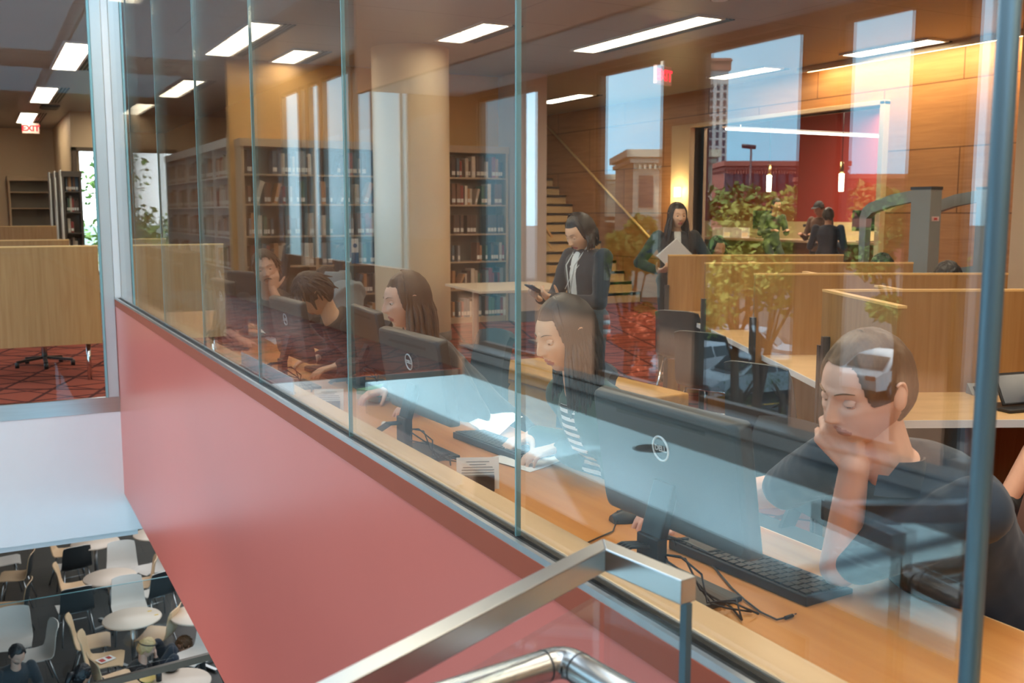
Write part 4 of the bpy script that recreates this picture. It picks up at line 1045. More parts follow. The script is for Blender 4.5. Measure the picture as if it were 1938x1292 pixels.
def torso(b, P, C, N, sh, wid, dep, grow=0., belly=1.):
    """rings from the hips up the spine; sh: half shoulder width"""
    P, C, N = V(P), V(C), V(N); up = [(C-P).normalized(), ((N-P)).normalized(), (N-C).normalized()]
    xs = V((1, 0, 0)); rings = []
    for u, cen, wx, dy in ((0, P-up[0]*.10, wid*.92, dep*.95), (.1, P, wid, dep), (.35, P.lerp(C, .45), wid*.88*belly, dep*.9*belly), (.6, P.lerp(C, .8), wid*.98, dep*1.02), (.8, C, sh*.93, dep*1.08), (.9, C.lerp(N, .55), sh*.90, dep*.92), (.97, C.lerp(N, .85), sh*(.6 if grow else .42), dep*(.7 if grow else .5)), (1, N, .066 if grow else .05, .066 if grow else .05)):
        ax = up[0] if u < .5 else up[2]; yv = ax.cross(xs).normalized()
        rings.append([cen+xs*((wx+grow)*cos(a))+yv*((dy+grow)*sin(a)) for a in [2*pi*k/20 for k in range(20)]])
    b.loft(rings)
def person(label, loc, rz, g, group=None):
    """g: pose and looks in the person's own space (faces +y, floor at z = 0)"""
    t = thing('person', label, 'person', loc, rz, group); G = g.get
    bpy.context.view_layer.update()
    k = G('k', 1.); P, C, N = V(g['P']), V(g['C']), V(g['N']); sw = G('sw', .18); fem = G('fem', 0.); vox = G('vox', .006); sk = G('skin', SK_A)
    hp = V(g['H']); hy, hpit, hr = G('hrot', (0, 0, 0))
    M = Matrix.Translation(hp)@Matrix.Rotation(radians(hy), 4, 'Z')@Matrix.Rotation(-radians(hpit), 4, 'X')@Matrix.Rotation(radians(hr), 4, 'Y')
    hk = G('hk', 1.); M = M@Matrix.Scale(hk, 4)
    b = MB()
    torso(b, P, C, N, sw-.03, G('wid', .15)-.02, G('dep', .11)-.02)
    cap_(b, N-V((0, 0, .02)), M@V((0, -.018, -.075)), .054-.008*fem, .05-.008*fem)
    S = {}; cl = MB(); torso(cl, P, C, N-(N-C)*.07, sw, G('wid', .15), G('dep', .11), .012, G('belly', 1.))
    for sd, q in ((1, 'R'), (-1, 'L')):
        s = V(g.get('S'+q, C.lerp(N, .62)+V((sd*sw, 0, 0)))); w = V(g['W'+q]); el = V(g['E'+q]) if 'E'+q in g else ik(s, w, .29*k, .25*k, G('pole'+q, (sd*.4, -.3, -1)))
        r = G('ar', .046)
        cap_(b, s, el, r, r*.84); cap_(b, el, w, r*.86, r*.58)
        hd, hn = G('hd'+q, (w-el)), G('hn'+q, (0, 0, -1))
        hand(b, w, hd, hn, G('hs'+q, sd), G('curl'+q, (.35, .4, .3)), G('handk', .98)*k, thumb=G('th'+q, (.5, .35)), tcurl=G('tc'+q, .5), spread=G('spread'+q, .05))
        sl = G('sleeve', 1.); e2 = s.lerp(el, min(1, sl*2) if sl < .5 else 1.)
        cap_(cl, s, e2, r+.017, r*.84+.016)
        if sl >= 1.: cap_(cl, el, el.lerp(w, .93), r*.86+.014, r*.58+.014)
        elif sl > .5: cap_(cl, el, el.lerp(w, (sl-.5)*2), r*.86+.014, r*.7+.014)
    tr = MB(); shoes = []
    for sd, q in ((1, 'R'), (-1, 'L')):
        h = P+V((sd*.085, 0, -.02)); kn = V(g['K'+q]); an = V(g['A'+q])
        cap_(b, h, kn, .07, .05); cap_(b, kn, an, .05, .036); cap_(b, an, an+V((0, .03, -.03)), .036, .034)
        cap_(tr, h, kn, .09, .066); 
        if not G('shorts'): cap_(tr, kn, an.lerp(kn, .06), .066, .05)
        shoes.append((an, sd))
    cap_(tr, P+V((.08, 0, -.01)), P+V((-.08, 0, -.01)), .105, .105)
    def ex(c): add_head(c, M, fem, G('hi', True), G('stubble', False)); 
    def ex2(c):
        ex(c)
        if G('hi', True): lids(c, M, G('lid', .2), fem)
    remesh(b, 'body', [sk, G('lips', LIPS if fem > .5 else LIPM), G('beard', mat('stubble_tone', srgb(120, 92, 78), .7))], t, vox, 2, 0, ex2)
    remesh(cl, 'shirt', G('shirt'), t, max(.009, vox), 3, G('fold', .016), mi_fn=G('shirt_mi'))
    remesh(tr, 'trousers', G('trousers', cloth('dark_denim', (38, 44, 56))), t, .014, 2, .012)
    for an, sd in shoes:
        s = MB(); rings = []
        for i in range(7):
            u = i/6; yy = -.07+.25*u; w = .042*(1-.25*abs(u-.5)); hh = .085-.045*u
            rings.append([(an.x+w*cos(a), an.y+yy, an.z-.075+max(0, hh*(.5+.5*sin(a)))) for a in [2*pi*j/12 for j in range(12)]])
        s.loft(rings).build('shoe', G('shoe', M_black), t)
        if G('boot'): s2 = MB(); cap_(s2, an, an+(V(g['KR'])-an).normalized()*.1, .05, .055); s2.build('boot_shaft', G('shoe', M_black), t)
    if G('hi', True):
        for sx in (-1, 1): eyeball(t, None, M, sx, G('gaze', (0, 0)), fem=fem) if False else _eye(t, M, sx, G('gaze', (0, -.2)), fem)
        _brow(t, M, G('brow', G('hairm', H_DARK)), fem)
    if G('hair'): G('hair')(t, M, G('hairm', H_DARK))
    for f in G('add', []): f(t, M)
    return t
def _loc(b, name, m, t): return b.build(name, m, t)
def _eye(t, M, sx, gz, fem):
    y0 = head_pt(atan2(.09, sx*.032), pi/2, fem).y-.0075; c = V((sx*.031, y0-.001, 0)); r = .0125; nu, nv = 18, 14
    q = V((0, 0, 1)).rotation_difference(V((gz[0], 1, gz[1])).normalized()); b = MB()
    b.v = [M@(c+q@V((sin(pi*i/nv)*cos(2*pi*j/nu), sin(pi*i/nv)*sin(2*pi*j/nu), cos(pi*i/nv)))*r) for i in range(nv+1) for j in range(nu)]
    for i in range(nv):
        for j in range(nu): b.f.append((i*nu+j, (i+1)*nu+j, (i+1)*nu+(j+1) % nu, i*nu+(j+1) % nu)); b.m.append(1 if i < 3 else 0); b.sm.append(True)
    b.build('eye', [SCLERA, IRIS], t)
def _brow(t, M, m, fem):
    b = MB(); th = .0028-.0008*fem
    for s in (-1, 1):
        pts = []
        for k in range(7):
            u = k/6; x = s*(.013+.036*u); z = .0205+.007*sin(u*2.4)-.002*u
            y = 0; tt = math.acos(max(-1, min(1, z/.118)))
            best = min((abs(head_pt(pi/2-s*aa, tt, fem).x-x), aa) for aa in [i*.015 for i in range(70)])[1]
            p = head_pt(pi/2-s*best, tt, fem); pts.append(M@(p+V((0, .0012, 0))))
        b.tube(pts, [th*.7, th, th*1.1, th, th*.9, th*.7, th*.3], 6, flat=.6)
    b.build('eyebrow', m, t)
# hair styles ------------------------------------------------------
def hs_short(front=.066, side=.0, back=-.085, fa=52, thick=.013, bald=0., rough=.006, seed=1):
    return lambda t, M, m: hair_cap(t, M, m, front, side, back, fa, thick, bald=bald, rough=rough, seed=seed, w=False)
def hs_long(length=.3, a0=48, a1=178, n=30, part=.012, spread=.03, seed=3, r=.011, puff=1., front=.072, fa=46, wave=.005, far=0):
    def f(t, M, m):
        hair_cap(t, M, m, front, -.03, -.09, fa, .010, rough=.002, seed=seed, w=False, extra=lambda b: locks(b, M, a0, a1, n, length, part, r, spread, seed=seed, puff=puff, wave=wave, far=far))
    return f
def hs_tousled(seed=5, r=.011, n=60, ln=.05, front=.06):
    def f(t, M, m):
        rd = random.Random(seed)
        def ex(b):
            for k in range(n):
                a = rd.uniform(0, 2*pi); tt = radians(rd.uniform(5, 95)); p = head_pt(a, tt, 0, False)
                if p.y > .045 and p.z < front-.01: continue
                if abs(p.x) > .05 and p.y > -.01 and p.z < .01: continue
                nn = p.normalized(); down = V((nn.x*.6, nn.y*.6+.2, -.8+rd.uniform(-.3, .3))); down = (down-nn*down.dot(nn)*.75).normalized()
                pts = [M@(p*1.03), M@(p*1.09+down*ln*.45), M@(p*1.09+down*ln+V((rd.gauss(0, .008), rd.gauss(0, .008), -.01)))]
                b.tube(pts, [r, r*.95, r*.3], 6, flat=.7)
        hair_cap(t, M, m, front, -.01, -.095, 50, .014, rough=.006, seed=seed, w=False, extra=ex)
    return f
def loc_of(p, rz, base): # world point to the person's own space
    return Matrix.Rotation(-rz, 3, 'Z')@(V(p)-V(base))
def seated(head, fwd=.34, seat=.47, zsh=None, lean=0.):
    """pose joints for someone on a chair: head is the head centre in own space"""
    H = V(head); N = H+V((0, -.055, -.165)); C = N+V((0, -.10, -.15)); P = V((0, 0, seat+.10))
    return dict(P=P, C=C, N=N, H=H, KR=(.13, .42, .50), KL=(-.13, .42, .50), AR=(.14, .40, .085), AL=(-.14, .38, .085))
BASE_X = 2.06
def desk_base(hw): return V((max(hw.x+.36, 2.0), hw.y, 0))
R90 = pi/2
# --- man resting his chin on his hand, nearest
hw = onX(1640, 732, 1.61); bs = V((2.11, hw.y-.03, 0)); Lc = lambda p: loc_of(p, R90, bs)
g = seated(Lc(hw)); h = g['H']
g.update(hrot=(-4, 16, -6), skin=SK_A, hairm=H_LIGHTB, hair=hs_short(.076, -.004, -.09, 44, .007, bald=.0, rough=.002), shirt=cloth('navy_polo', (36, 52, 68)), fold=.014, sw=.205, wid=.17, dep=.125, ar=.052, vox=.0045,
         sleeve=.42, stubble=False, lid=.62, gaze=(0, -.7), brow=H_LIGHTB, handk=1.04)
g['N'] = h+V((-.0, -.085, -.165)); g['C'] = g['N']+V((0, -.11, -.13))
el = Lc(onX(1592, 1000, 1.66)); el.z = DZ+.055
wr = Lc(onX(1617, 880, 1.60))
g.update(EL=el, WL=wr, hdL=(.45, .35, .75), hnL=(.55, -.75, .25), curlL=((.75, 1.15, .6), (.85, 1.2, .6), (.95, 1.2, .6), (1.0, 1.2, .6)), thL=(.85, -.25), tcL=.1,
         WR=Lc(V((1.66, 2.12, DZ+.06))), hdR=(.35, 1, -.15), hnR=(0, 0, -1), poleR=(.7, -.5, -.5), SL=g['C'].lerp(g['N'], .62)+V((-.20, .03, -.01)))
def collar(m, r=.072, dz=.0):
    def f(t, M):
        N = CUR['N']; b = MB(); gg = []
        for i in range(4):
            u = i/3; gg.append([(N.x+(r+.02*(1-u)+.006*u)*sin(a), N.y+.012+(r+.02*(1-u))*-cos(a)*-1*.95, N.z-.055+.07*u-.028*max(0, -cos(a))*-1*0+(.0 if cos(a) < .6 else -.03*u)) for a in [radians(24+312*k/20) for k in range(21)]])
        b.sheet(gg, .004).build('collar', m, t)
    return f
CUR = g; g['add'] = [collar(MATS['navy_polo'])]
MAN = person('balding man in a navy polo shirt resting his chin on his hand at the desk', bs, R90, g)
# --- woman in green
hw = onX(1068, 632, 1.60); bs = V((2.11, hw.y, 0)); Lc = lambda p: loc_of(p, R90, bs)
g = seated(Lc(hw)); stripe = mat('black_white_stripe', (.7, .7, .68), .8)
nt = stripe.node_tree; pr = [n for n in nt.nodes if n.type == 'BSDF_PRINCIPLED'][0]
tcn = nt.nodes.new('ShaderNodeTexCoord'); wv = nt.nodes.new('ShaderNodeTexWave'); wv.bands_direction = 'Z'; wv.inputs['Scale'].default_value = 12; rmp = nt.nodes.new('ShaderNodeValToRGB'); rmp.color_ramp.interpolation = 'CONSTANT'
rmp.color_ramp.elements[0].color = (.02, .02, .022, 1); rmp.color_ramp.elements[1].position = .5; rmp.color_ramp.elements[1].color = (.8, .8, .78, 1)
nt.links.new(tcn.outputs['Object'], wv.inputs['Vector']); nt.links.new(wv.outputs['Fac'], rmp.inputs['Fac']); nt.links.new(rmp.outputs['Color'], pr.inputs['Base Color'])
cy = g['C'].y
g.update(hrot=(2, 14, 0), fem=1., hk=.97, skin=SK_B, hairm=H_BLACK, hair=hs_long(.22, 66, 178, 34, .016, .02, 11, fa=50, far=34), shirt=[cloth('green_jacket', (40, 66, 48)), stripe], sw=.165, wid=.14, dep=.10, ar=.042, vox=.0055, lid=.5, gaze=(0, -.6),
         shirt_mi=lambda c: 1 if (abs(c.x-.0) < .045 and c.y > cy+.03 and c.z < 1.0) else 0,
         WL=Lc(onZ(930, 822, DZ+.05)), hdL=(.1, 1, -.15), hnL=(0, 0, -1), curlL=(.35, .55, .4), poleL=(-.5, -.4, -.8),
         WR=Lc(onZ(1000, 775, DZ+.05)+V((.05, .10, 0))), hdR=(-.1, 1, -.2), hnR=(0, 0, -1), curlR=(.35, .55, .4), poleR=(.5, -.4, -.8))
g['WL'] = Lc(V((1.70, 2.86, DZ+.055))); g['WR'] = Lc(V((1.70, 3.06, DZ+.055)))
CUR = g
person('black-haired woman in a dark green jacket typing at the middle of the desk', bs, R90, g)
# --- long-haired woman in profile
hw = onX(768, 568, 1.58); bs = V((2.11, hw.y, 0)); Lc = lambda p: loc_of(p, R90, bs)
g = seated(Lc(hw))
g.update(hrot=(-2, 6, 0), fem=1., hk=.97, skin=SK_A, hairm=H_BROWN, hair=hs_long(.34, 78, 178, 32, .012, .03, 21, wave=.008, fa=54, far=24), shirt=cloth('black_cardigan', (30, 31, 34)), sw=.165, wid=.14, dep=.10, ar=.042, vox=.0055, lid=.25, gaze=(0, -.35),
         WL=Lc(V((1.62, hw.y-.12, DZ+.05))), hdL=(.2, 1, -.1), curlL=(.35, .5, .4), WR=Lc(V((1.58, hw.y+.25, DZ+.05))), hdR=(-.1, 1, -.1), curlR=(.35, .5, .4), poleL=(-.6, -.3, -.8), poleR=(.6, -.3, -.8))
CUR = g
person('woman with long brown hair and black cardigan seen in profile before the column', bs, R90, g)
# --- person with lowered head
hw = onX(592, 556, 1.55); rz = R90; bs = V((2.11, hw.y, 0)); Lc = lambda p: loc_of(p, rz, bs)
g = seated(Lc(hw))
g.update(hrot=(-6, 44, -8), fem=.6, hk=.98, skin=SK_B, hairm=H_DARK, hair=hs_tousled(7, .012, 80, .06, .052), shirt=cloth('black_top', (26, 27, 30)), sw=.17, wid=.14, dep=.10, ar=.042, vox=.006, lid=.7, gaze=(0, -.7),
         WL=Lc(V((1.60, hw.y-.24, DZ+.06))), hdL=(.0, 1, -.2), curlL=(.3, .4, .3), WR=Lc(V((1.62, hw.y+.16, DZ+.05))), hdR=(0, 1, -.1), poleL=(-.6, -.3, -.8), poleR=(.6, -.3, -.8))
g['N'] = g['H']+V((0, -.10, -.12)); g['C'] = g['N']+V((0, -.13, -.11)); CUR = g
person('dark-haired person in black bending their head low over the desk', bs, rz, g)
# --- man with moustache, cheek on hand, looking out
hw = onX(503, 508, 1.66); rz = radians(148); bs = V((2.08, hw.y+.28, 0)); Lc = lambda p: loc_of(p, rz, bs)
g = seated(Lc(hw)); h = g['H']
def moustache(t, M):
    b = MB()
    for s in (-1, 1):
        pts = [M@V((s*x, y, z)) for x, y, z in ((.001, .112, -.0555), (.012, .109, -.058), (.022, .100, -.064), (.027, .093, -.070))]; b.tube(pts, [.0045, .0055, .0045, .002], 7, flat=.8)
    b.build('moustache', H_BROWN, t)
g.update(hrot=(16, 2, 12), skin=SK_A, hairm=H_BROWN, hair=hs_tousled(12, .011, 80, .05, .082), shirt=cloth('charcoal_tee', (52, 54, 58)), sw=.19, wid=.15, dep=.11, ar=.045, vox=.006, sleeve=.45, lid=.25, gaze=(.1, 0), add=[moustache])
g.update(EL=h+V((-.20, .10, -.40)), WL=h+V((-.062, .065, -.135)), hdL=(-.1, -.1, 1), hnL=(.7, -.7, .1), curlL=(.5, .6, .4), thL=(.7, .1),
         ER=h+V((.26, .06, -.42)), WR=h+V((.10, .28, -.43)), hdR=(-.6, .8, 0), hnR=(0, 0, -1), curlR=(.3, .5, .3)); CUR = g
person('man with a moustache leaning his cheek on his hand and looking this way', bs, rz, g)
# --- person in a grey hoodie bent over behind
hw = onX(618, 528, 2.85); rz = radians(25); bs = V((hw.x+.1, hw.y-.25, 0)); Lc = lambda p: loc_of(p, rz, bs)
g = seated(Lc(hw))
def hood(t, M):
    b = MB(); gg = []
    for i in range(7):
        u = i/6; gg.append([(V(CUR['N'])+V((.13*sin(a)*(1-.3*u), -.02-.14*cos(a)*(1-.2*u)*.8, .02+.10*sin(u*2.2)))) for a in [radians(-130+260*k/14) for k in range(15)]])
    b.sheet(gg, .014).build('hood', cloth('grey_hoodie', (132, 142, 148)), t)
g.update(hrot=(0, 50, 0), skin=SK_A, hairm=H_DARK, hair=hs_short(), hi=False, shirt=cloth('grey_hoodie', (132, 142, 148)), sw=.2, wid=.16, dep=.12, ar=.05, vox=.008, WL=(-.2, .45, .8), WR=(.2, .45, .8), add=[hood])
g['N'] = g['H']+V((0, -.13, -.05)); g['C'] = g['N']+V((0, -.18, -.10)); CUR = g
person('person in a grey hooded sweatshirt hunched forward behind the dark-haired person', bs, rz, g)
# --- standing woman reading a phone
def standing(H, z0=0.): 
    s = H/1.62
    return dict(P=V((0, 0, .93*s)), C=V((0, .0, 1.22*s)), N=V((0, .0, 1.385*s)), H=V((0, .055, 1.505*s)), KR=(.09, .02, .50*s), KL=(-.09, .03, .50*s), AR=(.10, -.02, .09), AL=(-.10, .0, .09), k=s)
hw = onX(1103, 440, 3.42); rz = radians(98); bs = V((hw.x+.03, hw.y, 0)); dz = hw.z+.12
g = standing(1.62); g['H'] = V((0, .06, hw.z))
def phone(t, M): pass
blz = cloth('navy_blazer', (34, 40, 50)); shirtw = cloth('white_blouse', (206, 208, 206))
def lanyard(t, M):
    b = MB(); C, N = CUR['C'], CUR['N']
    for s in (-1, 1): b.tube([N+V((s*.05, .04, -.0)), C+V((s*.04, .135, .05)), C+V((0, .14, -.14))], .004, 6)
    o = b.build('lanyard', cloth('pale_lanyard', (190, 196, 196)), t)
    MB().obox(C+V((0, .145, -.19)), (.06, .004, .09)).build('badge', M_paper, o)
    e = MB()
    e.ell(M@V((-.078, .012, -.012)), (.008, .006, .008), None, 10, 8); e.tube([M@V((-.08, .012, -.016)), M@V((-.075, .018, -.06)), N+V((-.07, .05, -.04)), C+V((-.03, .14, .0)), C+V((.02, .16, -.10))], .0018, 5)
    e.build('earphone', M_paper, t)
g.update(hrot=(0, 26, 0), fem=1., hk=.98, skin=SK_B, hairm=H_BLACK, hair=hs_long(.10, 80, 178, 30, .02, .015, 31, r=.012, puff=1.25, fa=58, far=12), shirt=[blz, shirtw], shirt_mi=lambda c: 1 if (abs(c.x) < .035 and c.y > .08 and c.z > 1.0) else 0, sw=.165, wid=.145, dep=.10, ar=.042, vox=.0065, lid=.55, gaze=(0, -.6),
         WR=(.10, .30, 1.06), WL=(-.09, .29, 1.06), hdR=(-.35, .8, .25), hdL=(.35, .8, .25), hnR=(-.5, 0, .8), hnL=(.5, 0, .8), curlR=(.5, .7, .4), curlL=(.5, .7, .4), poleR=(.5, -.5, -.7), poleL=(-.5, -.5, -.7), trousers=cloth('grey_blue_jeans', (70, 86, 100)), add=[lanyard]); CUR = g
PW = person('standing woman in a navy blazer reading her phone with white earphones', bs, rz, g)
q = PW.matrix_basis@V((0, .40, 1.115)) if False else Matrix.Translation(bs)@Matrix.Rotation(rz, 4, 'Z')@V((0, .405, 1.125))
t = thing('mobile_phone', 'dark mobile phone held in both hands by the standing woman', 'phone', q, rz)
MB().obox((0, 0, 0), (.075, .15, .009), Matrix.Rotation(radians(28), 3, 'X')).build('case', M_black, t, bevel=.003)
MB().obox((0, -.003, .0052), (.068, .135, .0012), Matrix.Rotation(radians(28), 3, 'X')).build('screen', mat('phone_screen', (.04, .05, .06), .1), t)
# --- walking woman with folder behind the carrels
pp = lat(9.5, 1.545); rz = radians(152); bs = V((pp.x, pp.y, 0)); g = standing(1.70)
g['H'] = V((0, .05, 1.6-(408-403)/FPX*9.5)); g['N'] = g['H']+V((0, -.05, -.13)); g['C'] = g['N']+V((0, -.01, -.17))
coat = cloth('dark_coat', (34, 42, 50))
g.update(hrot=(14, 2, 0), fem=1., hk=.98, hi=True, skin=SK_B, hairm=H_BLACK, hair=hs_long(.34, 62, 178, 26, .01, .03, 41, fa=50), shirt=[coat, shirtw], shirt_mi=lambda c: 1 if (abs(c.x) < .03 and c.y > .06 and c.z > 1.18) else 0, sw=.17, wid=.15, dep=.105, ar=.045, vox=.008, lid=.15, gaze=(0, 0),
         WR=(.20, .22, 1.07), WL=(-.15, .23, 1.1), hdR=(-.5, .7, .1), hdL=(.6, .6, 0), hnR=(-.3, -.3, .9), hnL=(.3, -.6, .7), curlR=(.6, .8, .4), curlL=(.6, .8, .4), poleR=(.8, -.5, -.4), poleL=(-.8, -.5, -.4), trousers=cloth('black_trousers', (26, 27, 30))); CUR = g
person('standing woman in a dark coat carrying a white folder behind the carrels', bs, rz, g)
q = Matrix.Translation(bs)@Matrix.Rotation(rz, 4, 'Z')@V((.03, .29, 1.19))
t = thing('folder', 'white folder held against her chest by the woman behind the carrels', 'folder', q, rz)
R = Matrix.Rotation(radians(-20), 3, 'X')@Matrix.Rotation(radians(45), 3, 'Y')
MB().obox((0, 0, 0), (.24, .008, .31), R).build('cover', mat('white_card', (.8, .8, .76), .6), t); MB().obox(R@V((0, .006, 0)), (.235, .005, .305), R).build('pages', M_paper, t)
# --- background people (few pixels each)
def bg(label, px, py, D, rz, hair, hairm_, shirt, seat=True, extra=None, sk_=SK_C, **kw):
    p = V((0, 0, CAMZ))+ray(px, py)*D; bs = V((p.x, p.y, 0)) if 'z0' not in kw else V((p.x, p.y, kw['z0'])); hz = p.z-bs.z
    if seat: g = seated((0, .12, hz), seat=hz-.80)
    else: g = standing(hz+.12); g['H'] = V((0, .05, hz)); g['N'] = g['H']+V((0, -.05, -.13)); g['C'] = g['N']+V((0, -.01, -.17))
    g.update(hi=False, vox=.011, skin=sk_, hairm=hairm_, hair=hair, shirt=shirt, hrot=kw.get('hrot', (0, 10, 0)), fem=kw.get('fem', 0), sw=.185,
             WR=g['C']+V((.16, .30, -.14)), WL=g['C']+V((-.16, .30, -.14)), add=[extra] if extra else [], stubble=kw.get('stubble', False), beard=H_DARK)
    if kw.get('chin'): g['WL'] = g['H']+V((-.03, .10, -.16)); g['hdL'] = (.1, 0, 1); g['hnL'] = (0, -1, 0)
    global CUR; CUR = g
    return person(label, bs, rz, g)
def baseball(m):
    def f(t, M):
        b = MB(); nu = 28; vs = []
        for i in range(10):
            for j in range(nu): p = head_pt(2*pi*j/nu, pi*.5*i/10+.02, 0, False); vs.append(M@(p*1.1+V((0, 0, .012))))
        b.add(vs, [(i*nu+j, (i+1)*nu+j, (i+1)*nu+(j+1) % nu, i*nu+(j+1) % nu) for i in range(9) for j in range(nu)], 0, True)
        gg = [[M@V((x*(1-.25*u), .085+.08*u-.1*abs(x)*(1-u)*1.2, .045-.02*u)) for x in [k/4*.065-.065 for k in range(9)]] for u in (0, .35, .7, 1)]
        b.sheet(gg, .004).build('cap', m, t)
    return f
CLS = [cloth('slate_jumper', (60, 66, 74)), cloth('brown_jacket', (96, 70, 58)), cloth('blue_jacket', (40, 56, 78)), cloth('olive_hoodie', (58, 72, 56))]
bg('seated clerk with dark hair behind the large monitor on the reception counter', 1463, 388, 18.2, radians(165), hs_short(), H_DARK, CLS[3])
bg('person in a black baseball cap standing at the reception counter', 1553, 395, 17.4, radians(100), hs_short(), H_DARK, CLS[1], seat=False, extra=baseball(mat('black_cap', (.02, .022, .028), .7)))
bg('person in a blue jacket standing with their back turned at the reception counter', 1568, 408, 15.6, radians(-40), hs_short(side=-.02), H_BLACK, CLS[2], seat=False)
bg('person with black hair just showing above the rear carrel panel, under the counter', 1347, 468, 10.8, radians(170), hs_long(.06, 60, 178, 16, 0, .01, 51), H_BLACK, CLS[3], fem=1)
bg('person whose dark hair shows over the third carrel panel', 1655, 508, 8.0, radians(160), hs_short(), H_BLACK, CLS[0])
bg('person whose black hair shows over the carrel panel left of the blue-grey post', 1774, 528, 6.75, radians(160), hs_short(), H_BLACK, CLS[2])
# person at the right edge, only a bare shin and dark boot in view
pe = lat(3.95, 2.62); rz = radians(-20); g = seated((0, .16, 1.22)); Lc = lambda p: loc_of(p, rz, pe)
kn = Lc(V((0, 0, CAMZ))+ray(1990, 800)*3.9); an = Lc(V((0, 0, CAMZ))+ray(1898, 958)*3.75)
g.update(hi=False, vox=.010, skin=SK_C, hairm=H_DARK, hair=hs_long(.25, 52, 178, 18, 0, .03, 61), shirt=cloth('dark_blouse', (40, 36, 40)), fem=1., sw=.165, shorts=True, boot=True, trousers=cloth('black_skirt', (24, 22, 24)), WR=(.2, .4, .8), WL=(-.2, .42, .80), sleeve=.4)
g['KL'] = kn; g['AL'] = an; CUR = g
person('person at the right edge on a stool, a bare shin and dark ankle boot showing', pe, rz, g)
t = thing('stool', 'metal stool at the right edge with one grey tubular leg in view', 'stool', (pe.x, pe.y, 0))
MB().lathe([(0, .455), (.19, .455), (.2, .44), (.19, .42), (0, .42)], n=24).build('seat', M_black, t)
for q in (lat(3.62, 2.0+.0)-pe, V((.2, .15, 0)), V((-.1, -.25, 0))): q = V((q.x, q.y, 0)); q = q.normalized()*min(q.length, .34); MB().tube([q*.5+V((0, 0, .43)), q], .016, 10).build('leg', M_alu, t)
# ---------------------------------------------------------------- cafe below
M_ctop = mat('cafe_white_top', srgb(232, 214, 196), .35, noise=.02); M_cw = mat('cafe_chair_white', srgb(220, 214, 206), .4, noise=.03); M_cb = mat('cafe_chair_beige', srgb(224, 190, 150), .45, noise=.03); M_ck = mat('cafe_chair_black', (.025, .03, .033), .4)
TZ = CF+.73
for px, py, lab in ((180, 1025, 'round white cafe table farthest back, under the white fascia'), (208, 1090, 'round white cafe table in the middle of the three below'), (250, 1168, 'round white cafe table with two small yellow slips on it'), (336, 1290, 'round cafe table with plates at the bottom by the stair rail'),
                    (377, 1160, 'white cafe table added for a mirrored one, partly behind the red wall edge'), (296, 1008, 'white cafe table added for a mirrored one, behind the farthest table')):  # last two are solid tables added where only reflections show
    p = onZ(px, py, TZ); t = thing('cafe_table', lab, 'table', (p.x, p.y, CF), 0, 'round cafe tables')
    MB().lathe([(0, .70), (.355, .70), (.365, .715), (.355, .73), (0, .73)], n=40).build('tabletop', M_ctop, t)
    MB().tube([(0, 0, .04), (0, 0, .70)], .03, 12).build('column', M_alu, t)
    f = MB()
    for k in range(4): a = pi/2*k+.5; f.bar((0, 0, .03), (.3*cos(a), .3*sin(a), .02), .05, .035)
    f.build('base', M_alu, t)
def cafe_chair(px, py, deg, inner, outer, lab):
    p = onZ(px, py, CF+.44); return shell_chair(lab, p.x, p.y, radians(deg), CF, inner, outer, M_alu, 'cafe chairs on the floor below')
for a in [(125, 1045, -100, M_cb, M_cb, 'beige shell chair left of the farthest cafe table'), (140, 1070, 10, M_cw, M_ck, 'black-backed chair between the farthest and middle cafe tables'), (232, 1078, 175, M_cw, M_cw, 'white shell chair facing the middle cafe table'),
          (142, 1112, -95, M_cb, M_cb, 'beige shell chair left of the middle cafe table'), (262, 1104, 80, M_cb, M_cb, 'beige shell chair half under the right of the middle cafe table'), (142, 1150, 5, M_cw, M_ck, 'black-backed chair in front of the middle cafe table'),
          (245, 1150, 178, M_cw, M_cw, 'white shell chair facing the table with yellow slips'), (300, 1200, 60, M_cb, M_cb, 'beige shell chair right of the table with yellow slips'), (172, 1215, -95, M_cb, M_cb, 'beige shell chair seen from the side below the table with yellow slips'),
          (196, 1250, -100, M_cb, M_cb, 'beige shell chair with a red and white booklet on its seat'), (217, 1290, -80, M_cb, M_cb, 'beige chair of the blond person'), (30, 1090, 80, M_cb, M_ck, 'black-backed chair at the left edge, upper one'), (22, 1150, 80, M_cb, M_ck, 'black-backed chair at the left edge, lower one'),
          (8, 1062, -90, M_cw, M_cw, 'white chair cut by the left edge under the fascia'), (24, 1215, 175, M_cw, M_cw, 'white shell chair behind the bearded man'), (66, 1240, 100, M_cw, M_ck, 'black and white chair right of the bearded man'), (372, 1240, 120, M_cw, M_cw, 'pale chair lowest along the red wall edge'), (290, 1075, 110, M_cw, M_cw, 'white chair by the red wall edge behind the middle table'), (298, 1120, 20, M_cw, M_ck, 'black chair by the red wall edge below the white one')]: cafe_chair(*a)
p = onZ(200, 1246, CF+.46); t = thing('booklet', 'red and white booklet lying on a beige cafe chair', 'booklet', (p.x, p.y, CF+.447), .4); MB().box(-.1, -.07, 0, .1, .07, .008).build('pages', M_paper, t); MB().box(-.08, -.05, .008, -.02, .04, .0095).box(.02, -.03, .008, .07, .05, .0095).build('print', MATS['red_cover'], t)
for (px, py), lab in (((283, 1156), 'small yellow slip near the rim of the cafe table'), ((296, 1163), 'tiny yellow slip beside the larger one on the cafe table')):
    p = onZ(px, py, TZ); setp(MB().obox((p.x, p.y, TZ+.0015), (.05, .025, .002)).build('paper_slip', mat('yellow_slip', srgb(240, 196, 70), .7)), lab, 'paper')
